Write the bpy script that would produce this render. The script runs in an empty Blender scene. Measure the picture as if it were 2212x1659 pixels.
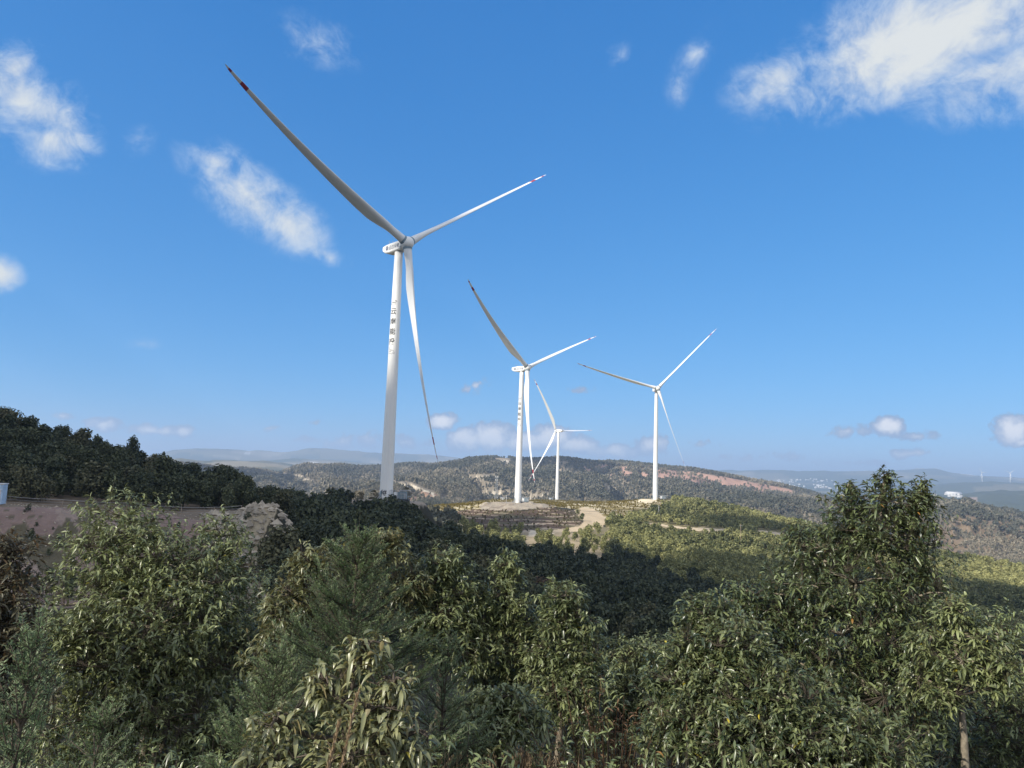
import bpy, math, random
import numpy as np
from mathutils import Vector, Matrix

S = bpy.context.scene
C = S.collection
R = math.radians
rng = np.random.default_rng(7)
random.seed(7)

# ------------------------------------------------------------------ camera
# photo measured on a 2212 x 1659 view of it
F, CX, CY = 1603.47, 1106.0, 829.5
PITCH, ROLL = R(6.538), R(1.941)
cp, sp = math.cos(PITCH), math.sin(PITCH)
_r = np.array([1, 0, 0.]); _f = np.array([0, cp, sp]); _u = np.array([0, -sp, cp])
CR = math.cos(ROLL) * _r + math.sin(ROLL) * _u
CU = -math.sin(ROLL) * _r + math.cos(ROLL) * _u
cam_data = bpy.data.cameras.new("camera")
cam = bpy.data.objects.new("camera", cam_data)
C.objects.link(cam)
cam_data.sensor_width = 36.0
cam_data.lens = F / 2212 * 36.0
cam_data.clip_start = 0.1
cam_data.clip_end = 120000.0
cam.matrix_world = Matrix(((CR[0], CU[0], -_f[0], 0), (CR[1], CU[1], -_f[1], 0), (CR[2], CU[2], -_f[2], 0), (0, 0, 0, 1)))
S.camera = cam


def ray(x, y):
    d = (x - CX) / F * CR - (y - CY) / F * CU + _f
    return d


def at(x, y, r):
    """point seen at photo position x, y at horizontal range r"""
    d = ray(x, y)
    return d * (r / math.hypot(d[0], d[1]))


def proj(P):
    a, b, c = P @ CR, P @ CU, P @ _f
    c = np.where(np.abs(c) < 1e-6, 1e-6, c)
    return CX + F * a / c, CY - F * b / c, c


def azim(x):
    d = ray(x, 1013 + (x - 1106) * 0.0339)
    return math.atan2(d[0], d[1])


# ------------------------------------------------------------------ sun, sky, exposure
SUN_EL = R(33.0)
SUN_AZ = R(-128.0)            # measured from +Y towards +X: behind the camera, to the left
SUN = np.array([math.sin(SUN_AZ) * math.cos(SUN_EL), math.cos(SUN_AZ) * math.cos(SUN_EL), math.sin(SUN_EL)])
sun_data = bpy.data.lights.new("sun", 'SUN')
sun_data.energy = 5.0
sun_data.angle = R(0.53)
sun_data.color = (1.0, 0.93, 0.82)
sun = bpy.data.objects.new("sun", sun_data)
C.objects.link(sun)
sun.rotation_euler = Vector(-SUN).to_track_quat('-Z', 'Y').to_euler()

S.view_settings.view_transform = 'Standard'
S.view_settings.look = 'None'
S.view_settings.exposure = 0.3
S.view_settings.gamma = 1.0
S.view_settings.use_curve_mapping = False
S.cycles.use_denoising = True
S.cycles.max_bounces = 6
S.cycles.diffuse_bounces = 2
S.cycles.glossy_bounces = 2
S.cycles.transmission_bounces = 2
S.cycles.volume_bounces = 1
S.cycles.transparent_max_bounces = 4
S.cycles.caustics_reflective = False
S.cycles.caustics_refractive = False

W = bpy.data.worlds.new("World")
S.world = W
W.use_nodes = True
WT = W.node_tree
for n in list(WT.nodes):
    WT.nodes.remove(n)


class NT:
    """small helper to write node trees"""
    def __init__(s, tree):
        s.t = tree

    def n(s, kind, ins=None, **props):
        nd = s.t.nodes.new(kind)
        for k, v in props.items():
            setattr(nd, k, v)
        for k, v in (ins or {}).items():
            sock = nd.inputs[k]
            if isinstance(v, bpy.types.NodeSocket):
                s.t.links.new(v, sock)
            else:
                sock.default_value = v
        return nd

    def m(s, op, a, b=0.0, clamp=False):
        return s.n('ShaderNodeMath', {0: a, 1: b}, operation=op, use_clamp=clamp).outputs[0]

    def ramp(s, v, lo, hi, smooth=True):
        return s.n('ShaderNodeMapRange', {'Value': v, 'From Min': lo, 'From Max': hi, 'To Min': 0.0, 'To Max': 1.0},
                   interpolation_type='SMOOTHSTEP' if smooth else 'LINEAR').outputs[0]

    def mix(s, f, a, b):
        nd = s.n('ShaderNodeMix', data_type='RGBA')
        for k, v in ((0, f), (6, a), (7, b)):
            if isinstance(v, bpy.types.NodeSocket):
                s.t.links.new(v, nd.inputs[k])
            else:
                nd.inputs[k].default_value = v if not isinstance(v, tuple) or len(v) == 4 else (*v, 1)
        return nd.outputs[2]

    def noise(s, vec, scale, detail=4.0, rough=0.55, dist=0.0):
        ins = {'Scale': scale, 'Detail': detail, 'Roughness': rough, 'Distortion': dist}
        if vec is not None:
            ins['Vector'] = vec
        return s.n('ShaderNodeTexNoise', ins).outputs[0]


w = NT(WT)
sky = w.n('ShaderNodeTexSky', sky_type='NISHITA', sun_disc=False, sun_elevation=SUN_EL, sun_rotation=SUN_AZ,
          altitude=1900.0, air_density=1.0, dust_density=0.25, ozone_density=3.0)
# clear mountain air of this photograph: a deeper, more even blue than the plain model gives
sep = w.n('ShaderNodeSeparateColor', {'Color': sky.outputs[0]})
cmb = w.n('ShaderNodeCombineColor', {i: w.m('MULTIPLY', w.m('POWER', w.m('MULTIPLY', sep.outputs[i], .1), g_), k_ * 10)
                                     for i, (k_, g_) in enumerate(((.42, 1.0), (.60, .584), (.87, .40)))})
hs = cmb
gen = w.n('ShaderNodeTexCoord').outputs['Generated']


def blob(x, y, rx, ry, rot=0.0):
    """soft patch of sky round the direction of a photo position; sizes in photo units, 0 at the rim, 1 in the middle"""
    c = ray(x, y); k = np.linalg.norm(c); c = c / k
    e1 = CR - c * (CR @ c); e1 /= np.linalg.norm(e1)
    e2 = np.cross(e1, c) * -1
    if e2[2] < 0: e2 = -e2
    a = math.radians(rot)
    b1 = math.cos(a) * e1 + math.sin(a) * e2
    b2 = -math.sin(a) * e1 + math.cos(a) * e2
    b3 = np.cross(b1, b2)
    M = Matrix((b1, b2, b3)).transposed()
    rot_e = M.to_euler('XYZ')
    sc = 1.0 / (F * k)
    sx, sy = rx / F / k * 1.0, ry / F / k * 1.0
    mp = w.n('ShaderNodeMapping', {'Vector': gen, 'Location': tuple(c), 'Rotation': tuple(rot_e), 'Scale': (sx, sy, 1.0)}, vector_type='TEXTURE')
    g = w.n('ShaderNodeTexGradient', {'Vector': mp.outputs[0]}, gradient_type='SPHERICAL')
    return g.outputs[1]


def addup(items):
    v = None
    for it in items:
        if v is None: v = it
        else: v = w.m('MAXIMUM', v, it)
    return v


def scaled(g, k):
    return g if k == 1 else w.m('MULTIPLY', g, k)


# wispy fair-weather clouds high in the sky
wisps = addup([
    scaled(blob(50, 215, 220, 150, -42), 1.0), scaled(blob(110, 300, 150, 100, -10), 0.85), scaled(blob(30, 150, 90, 130, -60), .9),
    scaled(blob(545, 430, 240, 105, -40), 0.85), scaled(blob(620, 480, 160, 100, -35), 0.82), scaled(blob(470, 350, 120, 60, -30), .7),
    scaled(blob(1890, 130, 400, 150, 22), .95), scaled(blob(2030, 70, 400, 190, 15), 1.25), scaled(blob(1680, 175, 170, 110, 20), .78), scaled(blob(2160, 150, 280, 170, 10), .9),
    scaled(blob(690, 95, 190, 100, -12), 0.5), scaled(blob(1500, 120, 70, 150, -35), 0.4), scaled(blob(1465, 190, 60, 80, 10), .42), scaled(blob(1340, 120, 90, 50, 20), .42),
    scaled(blob(-6, 592, 72, 60, 0), 1.05), scaled(blob(305, 742, 80, 30, 0), 0.42), scaled(blob(700, 550, 130, 40, -20), .5), scaled(blob(300, 300, 60, 90, -50), .42)])
warp = w.n('ShaderNodeTexNoise', {'Vector': gen, 'Scale': 5.0, 'Detail': 3.0})
wv_ = w.n('ShaderNodeVectorMath', {0: gen, 1: w.n('ShaderNodeVectorMath', {0: warp.outputs['Color'], 'Scale': .09}, operation='SCALE').outputs[0]}, operation='ADD').outputs[0]
n1 = w.noise(wv_, 8.0, 9.0, 0.64, 0.2)
n2 = w.noise(wv_, 34.0, 7.0, 0.66, 0.4)
nz = w.m('ADD', w.m('MULTIPLY', w.m('SUBTRACT', n1, 0.5), 1.9), w.m('MULTIPLY', w.m('SUBTRACT', n2, 0.5), 1.15))
dens1 = w.m('MULTIPLY', w.ramp(w.m('ADD', wisps, w.m('MULTIPLY', nz, w.ramp(wisps, 0.0, 0.45))), 0.18, 1.12), 0.95)

# small cumulus along the horizon
low = [(958, 911, 34, 20, 0, 1.2), (1010, 950, 60, 28, 0, 1.1), (1065, 946, 58, 32, 0, 1.2), (1130, 955, 70, 24, 0, 1.1), (1190, 946, 60, 28, 0, 1.15), (1245, 962, 60, 24, 0, 1.0), (1320, 975, 80, 16, 0, .9),
       (1412, 962, 44, 24, 0, .9), (740, 955, 60, 20, 0, .6), (800, 950, 50, 22, 0, .55), (880, 955, 70, 18, 0, .5), (330, 930, 70, 14, -4, .9), (398, 934, 26, 16, 0, 1.0), (222, 918, 44, 16, 0, .8), (130, 898, 36, 14, 0, .7),
       (1027, 835, 36, 18, 20, .62), (580, 926, 30, 9, 0, .6), (683, 913, 18, 7, 0, .5), (1258, 841, 40, 10, 0, .38), (1830, 932, 70, 16, 6, .62), (1918, 922, 36, 24, 0, 1.1), (1985, 942, 50, 14, 0, .62),
       (2190, 930, 44, 34, 10, 1.15), (2212, 955, 40, 12, 0, .8), (1965, 980, 60, 12, 5, .8), (1520, 960, 44, 12, 0, .55), (1700, 985, 60, 14, 0, .5), (1610, 990, 80, 12, 0, .5), (1850, 1000, 120, 12, 0, .4), (640, 950, 80, 12, 0, .4)]
puffs = addup([scaled(blob(a, b, c * 1.35, d * 1.45, e), k) for a, b, c, d, e, k in low])
n3 = w.noise(gen, 60.0, 6.0, 0.62, 0.15)
n4 = w.noise(gen, 22.0, 3.0, 0.55)
nl = w.m('ADD', w.m('MULTIPLY', w.m('SUBTRACT', n3, 0.5), 1.7), w.m('MULTIPLY', w.m('SUBTRACT', n4, 0.5), 0.7))
dens2 = w.m('MULTIPLY', w.ramp(w.m('ADD', puffs, w.m('MULTIPLY', nl, w.ramp(puffs, 0.0, .25))), 0.18, 0.5), 0.95)
# thicker = sun-white, thinner edges and bases = bluish grey
lit2 = w.ramp(w.m('ADD', puffs, w.m('MULTIPLY', w.m('SUBTRACT', n3, .5), 1.2)), 0.35, 0.95)
col2 = w.mix(lit2, (2.5, 3.4, 5.1), (8.6, 8.4, 8.4))
col1 = w.mix(w.m('MULTIPLY', w.ramp(w.m('ADD', wisps, w.m('MULTIPLY', w.m('SUBTRACT', n1, .5), 1.2)), 0.25, 1.0), 1.0), (4.3, 5.5, 7.2), (6.6, 6.8, 6.7))
c_a = w.mix(dens1, hs.outputs[0], col1)
c_b = w.mix(dens2, c_a, col2)
# bright broken cloud added across the unseen sky to lift and whiten ambient light
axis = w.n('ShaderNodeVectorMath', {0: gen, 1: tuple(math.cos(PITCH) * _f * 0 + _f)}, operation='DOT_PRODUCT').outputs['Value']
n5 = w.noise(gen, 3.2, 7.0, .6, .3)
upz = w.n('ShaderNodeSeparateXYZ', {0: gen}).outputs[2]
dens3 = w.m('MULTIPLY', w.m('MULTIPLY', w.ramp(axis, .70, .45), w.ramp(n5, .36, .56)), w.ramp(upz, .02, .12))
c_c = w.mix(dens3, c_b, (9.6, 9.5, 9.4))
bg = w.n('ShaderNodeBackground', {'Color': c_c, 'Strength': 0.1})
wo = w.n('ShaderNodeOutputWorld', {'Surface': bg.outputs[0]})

# ------------------------------------------------------------------ object helpers


def tag(o, label=None, cat=None, group=None, kind=None):
    if label: o['label'] = label
    if cat: o['category'] = cat
    if group: o['group'] = group
    if kind: o['kind'] = kind
    return o


def empty(name, loc, rz=0.0):
    o = bpy.data.objects.new(name, None)
    o.location = tuple(float(v) for v in loc); o.rotation_euler = (0, 0, rz)
    o.empty_display_size = 0.5
    C.objects.link(o)
    return o


def npmesh(name, V, Fs, mats, smooth=False, attrs=None, fmat=None, uvs=None):
    """mesh data from arrays; Fs = list of (n, k) index arrays"""
    V = np.asarray(V, np.float32)
    if not isinstance(Fs, (list, tuple)): Fs = [Fs]
    Fs = [np.asarray(f, np.int32) for f in Fs if len(f)]
    me = bpy.data.meshes.new(name)
    me.vertices.add(len(V)); me.vertices.foreach_set('co', V.ravel())
    tot = np.concatenate([np.full(len(f), f.shape[1], np.int32) for f in Fs])
    idx = np.concatenate([f.ravel() for f in Fs])
    me.loops.add(len(idx)); me.loops.foreach_set('vertex_index', idx)
    me.polygons.add(len(tot))
    st = np.zeros(len(tot), np.int32); st[1:] = np.cumsum(tot)[:-1]
    me.polygons.foreach_set('loop_start', st)
    if not isinstance(mats, (list, tuple)): mats = [mats]
    for m_ in mats: me.materials.append(m_)
    if fmat is not None: me.polygons.foreach_set('material_index', np.asarray(fmat, np.int32))
    me.polygons.foreach_set('use_smooth', np.full(len(tot), smooth))
    for k, v in (attrs or {}).items():
        v = np.asarray(v, np.float32)
        if v.ndim == 1:
            me.attributes.new(k, 'FLOAT', 'POINT').data.foreach_set('value', v)
        else:
            vv = np.ones((len(v), 4), np.float32); vv[:, :3] = v
            me.attributes.new(k, 'FLOAT_COLOR', 'POINT').data.foreach_set('color', vv.ravel())
    me.update(calc_edges=True)
    me.validate(clean_customdata=False)
    return me


def obj(name, me, parent=None, loc=None):
    o = bpy.data.objects.new(name, me)
    C.objects.link(o)
    if parent is not None: o.parent = parent
    if loc is not None: o.location = tuple(float(v) for v in loc)
    return o


class MB:
    """collects simple shapes into one mesh"""
    def __init__(s): s.v = []; s.f = []; s.n = 0

    def add(s, V, Fc):
        s.v.append(np.asarray(V, float)); s.f += [tuple(int(i) + s.n for i in f) for f in Fc]; s.n += len(V)
        return s

    def box(s, c, d, rz=0.0, taper=1.0, bev=0.0):
        hx, hy, hz = d[0] / 2, d[1] / 2, d[2] / 2
        if bev <= 0:
            pts = [(-hx, -hy), (hx, -hy), (hx, hy), (-hx, hy)]
        else:
            b = bev
            pts = [(-hx + b, -hy), (hx - b, -hy), (hx, -hy + b), (hx, hy - b), (hx - b, hy), (-hx + b, hy), (-hx, hy - b), (-hx, -hy + b)]
        n = len(pts); ca, sa = math.cos(rz), math.sin(rz)
        V = []
        for z, k in ((-hz, 1.0), (hz, taper)):
            for x, y in pts:
                x *= k; y *= k
                V.append((c[0] + x * ca - y * sa, c[1] + x * sa + y * ca, c[2] + z))
        Fc = [tuple(range(n))[::-1], tuple(range(n, 2 * n))] + [(i, (i + 1) % n, n + (i + 1) % n, n + i) for i in range(n)]
        return s.add(V, Fc)

    def tube(s, pts, rad, seg=6, cap=True):
        pts = [np.asarray(p, float) for p in pts]
        if np.isscalar(rad): rad = [rad] * len(pts)
        V = []; Fc = []
        for i, p in enumerate(pts):
            d = pts[min(i + 1, len(pts) - 1)] - pts[max(i - 1, 0)]
            d = d / (np.linalg.norm(d) + 1e-9)
            a = np.cross(d, (0, 0, 1.0) if abs(d[2]) < .9 else (1.0, 0, 0)); a /= np.linalg.norm(a); b = np.cross(d, a)
            for k in range(seg):
                t = 2 * math.pi * k / seg
                V.append(p + rad[i] * (math.cos(t) * a + math.sin(t) * b))
        for i in range(len(pts) - 1):
            for k in range(seg):
                Fc.append((i * seg + k, i * seg + (k + 1) % seg, (i + 1) * seg + (k + 1) % seg, (i + 1) * seg + k))
        if cap:
            Fc.append(tuple(range(seg))[::-1]); Fc.append(tuple(range((len(pts) - 1) * seg, len(pts) * seg)))
        return s.add(V, Fc)

    def build(s, name, mat, parent=None, loc=None, smooth=False):
        me = bpy.data.meshes.new(name)
        me.from_pydata(np.concatenate(s.v).tolist(), [], s.f)
        me.materials.append(mat)
        me.polygons.foreach_set('use_smooth', np.full(len(me.polygons), smooth))
        me.update()
        return obj(name, me, parent, loc)


# ------------------------------------------------------------------ noise
def vnoise(x, y, seed=0):
    xi = np.floor(x).astype(np.int64); yi = np.floor(y).astype(np.int64)
    fx = x - xi; fy = y - yi
    fx = fx * fx * fx * (fx * (fx * 6 - 15) + 10); fy = fy * fy * fy * (fy * (fy * 6 - 15) + 10)

    def h(a, b):
        n = (a * 374761393 + b * 668265263 + seed * 974634777) & 0x7fffffff
        n = ((n ^ (n >> 13)) * 1274126177) & 0x7fffffff
        return ((n ^ (n >> 16)) & 0xffff) / 65535.0
    return (h(xi, yi) * (1 - fx) + h(xi + 1, yi) * fx) * (1 - fy) + (h(xi, yi + 1) * (1 - fx) + h(xi + 1, yi + 1) * fx) * fy


def fbm(x, y, oct=4, seed=0, gain=.5):
    a = 1.0; t = 0; s = 0
    for o in range(oct):
        s = s + a * vnoise(x * 2 ** o + o * 17.3, y * 2 ** o - o * 9.1, seed + o); t += a; a *= gain
    return s / t - .5


# ------------------------------------------------------------------ materials
def mat(name):
    m_ = bpy.data.materials.new(name)
    m_.use_nodes = True
    t = m_.node_tree
    for n in list(t.nodes): t.nodes.remove(n)
    k = NT(t)
    return m_, k


def finish(k, shader, bump=None):
    k.n('ShaderNodeOutputMaterial', {'Surface': shader})


def plain(name, col, rough=.6, metal=0.0, var=.15, scale=2.0, spec=.4):
    m_, k = mat(name)
    tc = k.n('ShaderNodeTexCoord').outputs['Object']
    nz_ = k.noise(tc, scale, 5.0, .6)
    c = k.mix(k.ramp(nz_, .3, .7), tuple(v * (1 - var) for v in col), tuple(min(1, v * (1 + var)) for v in col))
    b = k.n('ShaderNodeBsdfPrincipled', {'Base Color': c, 'Roughness': rough, 'Metallic': metal, 'Specular IOR Level': spec})
    finish(k, b.outputs[0])
    return m_


def leafmat(name, dark, light, rough=.42, spec=.5, trans=.22, tcol=None, back=None, accent=None):
    """foliage: colour runs along the per-leaf 'tone'"""
    m_, k = mat(name)
    tone = k.n('ShaderNodeAttribute', attribute_name='tone').outputs['Fac']
    rnd = k.n('ShaderNodeObjectInfo').outputs['Random']
    t2 = k.m('ADD', tone, k.m('MULTIPLY', k.m('SUBTRACT', rnd, .5), .35))
    c = k.mix(k.ramp(t2, 0.05, .95, False), dark, light)
    if accent:
        c = k.mix(k.ramp(tone, .965, .985), c, accent)
    if back:
        bf = k.n('ShaderNodeNewGeometry').outputs['Backfacing']
        c = k.mix(k.m('MULTIPLY', bf, .8), c, back)
    b = k.n('ShaderNodeBsdfPrincipled', {'Base Color': c, 'Roughness': rough, 'Specular IOR Level': spec})
    tr = k.n('ShaderNodeBsdfTranslucent', {'Color': k.mix(.5, c, tcol or light)})
    mx = k.n('ShaderNodeMixShader', {0: trans, 1: b.outputs[0], 2: tr.outputs[0]})
    finish(k, mx.outputs[0])
    return m_


M = {}
m_, k_ = mat('turbine paint')
tc_ = k_.n('ShaderNodeTexCoord').outputs['Object']
st_ = k_.noise(k_.n('ShaderNodeMapping', {'Vector': tc_, 'Scale': (1.6, 1.6, .05)}).outputs[0], 1.0, 6.0, .65)
gr_ = k_.noise(tc_, .35, 5.0, .6)
c_ = k_.mix(k_.m('MULTIPLY', k_.ramp(st_, .5, .75), .35), (.80, .795, .77), (.6, .59, .55))
c_ = k_.mix(k_.m('MULTIPLY', k_.ramp(gr_, .5, .8), .2), c_, (.66, .65, .62))
finish(k_, k_.n('ShaderNodeBsdfPrincipled', {'Base Color': c_, 'Roughness': .42, 'Specular IOR Level': .4}).outputs[0])
M['white'] = m_
M['blade'] = plain('blade gelcoat', (.74, .75, .75), .32, 0, .03, .3)
M['red'] = plain('red band', (.33, .022, .03), .4)
M['ink'] = plain('lettering paint', (.012, .014, .022), .5)
M['inkblue'] = plain('logo blue', (.012, .03, .11), .5)
M['steel'] = plain('galvanised steel', (.36, .38, .4), .45, .3)
M['slate'] = plain('blue grey panel', (.2, .27, .31), .5)
M['cabinet'] = plain('white cabinet', (.75, .76, .75), .5)
M['darkslab'] = plain('dark plinth', (.05, .055, .065), .7)
M['concrete'] = plain('concrete', (.42, .41, .39), .9, 0, .2, 1.5)
M['wood'] = plain('pole wood', (.3, .23, .17), .85, 0, .25, 3)
M['bark'] = plain('bark', (.075, .06, .045), .9, 0, .4, 14)
M['barkpale'] = plain('pale bark', (.2, .17, .125), .85, 0, .35, 18)
M['wire'] = plain('wire', (.3, .3, .3), .5, .6)
M['hut'] = plain('pale blue panel', (.42, .55, .68), .6)
M['far_white'] = plain('white render', (.6, .59, .57), .8)
M['roof_grey'] = plain('grey roof', (.35, .36, .38), .7)
M['leafA'] = leafmat('evergreen leaf', (.028, .048, .02), (.29, .325, .135), .36, .8, .24, (.2, .25, .06), back=(.17, .165, .09), accent=(.5, .42, .05))
M['leafB'] = leafmat('dark evergreen leaf', (.027, .046, .021), (.24, .285, .11), .36, .75, .22, (.12, .17, .03), back=(.11, .1, .055), accent=(.3, .16, .04))
M['leafE'] = leafmat('broad pale leaf', (.038, .054, .024), (.265, .27, .125), .36, .75, .24, (.3, .3, .05), back=(.26, .21, .11), accent=(.5, .42, .06))
M['leafR'] = leafmat('rusty leaf', (.045, .045, .028), (.2, .185, .11), .45, .4, .2, (.25, .14, .05), back=(.17, .12, .08))
M['needle'] = leafmat('fir needle', (.045, .08, .04), (.26, .34, .15), .45, .4, .2, (.12, .22, .05))
M['needlepale'] = leafmat('pale fir needle', (.075, .12, .065), (.34, .43, .22), .45, .4, .2, (.15, .25, .08))
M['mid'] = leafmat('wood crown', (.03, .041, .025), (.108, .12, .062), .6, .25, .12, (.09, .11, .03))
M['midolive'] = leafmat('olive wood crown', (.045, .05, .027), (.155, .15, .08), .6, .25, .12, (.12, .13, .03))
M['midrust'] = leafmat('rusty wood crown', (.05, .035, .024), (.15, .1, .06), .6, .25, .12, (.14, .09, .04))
M['lit'] = leafmat('sunlit wood crown', (.08, .095, .04), (.39, .38, .16), .6, .25, .15, (.13, .16, .04))  # lit copy of the wood foliage: sunlight's brightness put into the leaf colour
M['far'] = leafmat('hill wood crown', (.1, .105, .08), (.36, .31, .225), .75, .15, .1, (.1, .1, .05))
M['orchard'] = leafmat('orchard bush', (.1, .085, .02), (.3, .23, .06), .7, .2, .1, (.25, .2, .05))
M['scrub'] = leafmat('terrace scrub', (.07, .062, .036), (.21, .18, .09), .8, .15, .1, (.1, .08, .05))
M['grass'] = leafmat('dry grass', (.06, .045, .03), (.3, .22, .13), .7, .2, .15, (.3, .2, .1))
M['redstem'] = leafmat('rusty shoot', (.06, .035, .022), (.24, .14, .075), .6, .25, .15, (.3, .12, .04))


def ground_material():
    m_, k = mat('ground')
    tint = k.n('ShaderNodeAttribute', attribute_name='tint').outputs['Color']
    rk = k.n('ShaderNodeAttribute', attribute_name='rocky').outputs['Fac']
    pos = k.n('ShaderNodeNewGeometry').outputs['Position']
    a = k.noise(pos, .9, 8.0, .62)
    b = k.noise(pos, .045, 6.0, .6)
    c = k.noise(pos, .004, 5.0, .6)
    v = k.m('ADD', k.m('ADD', k.m('MULTIPLY', a, .55), k.m('MULTIPLY', b, .6)), k.m('MULTIPLY', c, .45))
    sc = k.n('ShaderNodeMapRange', {'Value': v, 'From Min': .45, 'From Max': 1.15, 'To Min': .55, 'To Max': 1.45}).outputs[0]
    vm = k.n('ShaderNodeVectorMath', {0: tint, 'Scale': sc}, operation='SCALE').outputs[0]
    vor = k.n('ShaderNodeTexVoronoi', {'Vector': pos, 'Scale': 1.1}, feature='F1').outputs['Distance']
    h = k.m('ADD', k.m('MULTIPLY', a, .5), k.m('MULTIPLY', k.m('MULTIPLY', vor, rk), 1.2))
    bp = k.n('ShaderNodeBump', {'Height': h, 'Strength': .7, 'Distance': .5})
    s = k.n('ShaderNodeBsdfPrincipled', {'Base Color': vm, 'Roughness': .95, 'Specular IOR Level': .1, 'Normal': bp.outputs[0]})
    finish(k, s.outputs[0])
    return m_


M['ground'] = ground_material()

# ------------------------------------------------------------------ terrain: one sheet of ground
TB = {1: np.array([-45.01, 276.83, -13.26]), 2: np.array([6.92, 535.2, -23.64]),
      4: np.array([142.45, 727.05, -24.59]), 3: np.array([69.82, 1076.66, -42.84])}
XS = np.array([azim(x) for x in np.arange(-800, 3001, 20)]); XP = np.arange(-800, 3001, 20)
TH = np.radians(np.arange(-180, 180.01, .25))
xth = np.interp(TH, XS, XP)
rings = []


def ring_z(r, pts):
    a = np.array([azim(p[0]) for p in pts]); z = np.array([p[1] for p in pts], float)
    rings.append((r, np.interp(TH, a, z)))


def ring_p(r, pts):
    a = []; s = []
    for x, y in pts:
        d = ray(x, y); a.append(math.atan2(d[0], d[1])); s.append(d[2] / math.hypot(d[0], d[1]))
    rings.append((r, np.interp(TH, a, np.array(s) * r)))


ring_z(1, [(0, -2.1)])
ring_z(4, [(0, -2.6), (1106, -2.6), (2212, -2.6)])
ring_z(8, [(0, -3.6), (1106, -3.5), (2212, -3.6)])
ring_z(14, [(0, -5.4), (600, -5.6), (1106, -5.5), (2212, -5.8)])
ring_z(30, [(0, -10), (600, -12), (1106, -13), (2212, -14)])
ring_z(60, [(0, -15.5), (300, -16), (600, -18), (850, -21), (1106, -23), (1500, -27), (2212, -30)])
ring_z(100, [(0, -16.3), (300, -16.5), (500, -17), (600, -18), (850, -22), (1106, -26), (1500, -33), (2212, -40)])
ring_z(112, [(0, -14.8), (300, -15.3), (450, -16.3), (540, -16.2), (600, -17), (700, -19), (850, -22), (1106, -26), (1500, -33), (2212, -40)])
ring_p(128, [(-300, 1072), (0, 1087), (200, 1099), (400, 1112), (470, 1116), (505, 1117), (530, 1100), (555, 1088), (600, 1090), (625, 1125), (655, 1170), (700, 1200), (850, 1265), (1106, 1340), (1300, 1390), (1500, 1440), (2212, 1540)])
ring_z(145, [(0, -8.7), (400, -9.6), (520, -9.2), (590, -9.4), (640, -14), (700, -17), (850, -20), (1106, -26), (1500, -34), (2212, -41)])
ring_z(165, [(-300, -3), (0, -6), (200, -7.2), (400, -8.7), (560, -10.6), (650, -15), (750, -17), (850, -18.5), (1106, -26.5), (1500, -36), (2212, -44)])
ring_z(215, [(-300, 14), (0, 4.0), (100, .3), (200, -3.2), (300, -6.6), (450, -10), (590, -15.5), (700, -18), (850, -18), (1000, -24), (1106, -28.5), (1300, -34), (1500, -39), (2212, -50)])
ring_z(255, [(-300, 13), (0, 2), (300, -9.5), (450, -13), (600, -17), (700, -18), (834, -18.5), (870, -18.5), (930, -24.5), (1000, -30), (1106, -34), (1300, -38.5), (1500, -42.5), (2212, -54)])
ring_z(290, [(0, -2), (300, -12), (450, -17), (590, -19), (700, -19), (800, -15), (834, -13.4), (880, -15), (930, -24.5), (1000, -31), (1106, -34.5), (1250, -37), (1350, -40), (1500, -42.5), (1700, -46), (2212, -56)])
ring_z(340, [(0, -5), (450, -24), (700, -28), (834, -25), (950, -32), (1106, -35.5), (1250, -36.5), (1400, -39.5), (1500, -42.5), (1700, -47), (2212, -58)])
ring_z(420, [(0, -20), (450, -30), (834, -34), (950, -33), (1106, -33), (1250, -33.7), (1400, -38.5), (1500, -42.8), (1700, -49.5), (2050, -62), (2212, -65)])
ring_z(480, [(0, -30), (450, -38), (834, -36), (950, -31.5), (1106, -28.5), (1250, -30), (1400, -37.5), (1500, -43.2), (1700, -50), (2050, -63), (2212, -66)])
ring_z(535, [(0, -40), (834, -39), (950, -31.5), (1050, -25.5), (1117, -23.6), (1200, -25.2), (1250, -28.8), (1400, -35), (1500, -39.5), (1700, -46), (2050, -63), (2212, -66)])
ring_z(640, [(0, -60), (700, -52), (834, -43), (950, -33), (1106, -29.5), (1250, -30.5), (1400, -28), (1500, -36), (1650, -42), (1800, -51), (2050, -63.5), (2212, -67.5)])
ring_z(735, [(0, -75), (700, -62), (834, -48), (950, -38), (1106, -34), (1300, -31), (1420, -24.6), (1500, -27), (1600, -33), (1700, -41), (1850, -51), (2050, -58), (2212, -64)])
ring_z(900, [(0, -90), (600, -78), (834, -56), (950, -47), (1074, -37.5), (1200, -38), (1300, -36), (1420, -33), (1500, -35), (1600, -43), (1700, -54), (2212, -85)])
ring_z(1080, [(0, -100), (600, -90), (834, -58), (870, -56), (950, -58), (1106, -46), (1203, -43), (1300, -45), (1420, -50), (1600, -62), (1700, -74), (2212, -110)])
ring_z(1300, [(0, -100), (370, -95), (600, -85), (834, -46), (870, -46), (950, -63), (1060, -74), (1106, -78), (1300, -84), (1500, -90), (1700, -98), (1900, -100), (2212, -104)])
ring_p(1700, [(0, 1030), (370, 1042), (500, 1056), (600, 1058), (700, 1050), (834, 1042), (950, 1046), (1050, 1050), (1106, 1055), (1203, 1055), (1300, 1060), (1420, 1065), (1500, 1070), (1600, 1080), (1700, 1088), (1800, 1100), (1900, 1112), (2000, 1108), (2060, 1104), (2120, 1118), (2212, 1140)])
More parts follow.
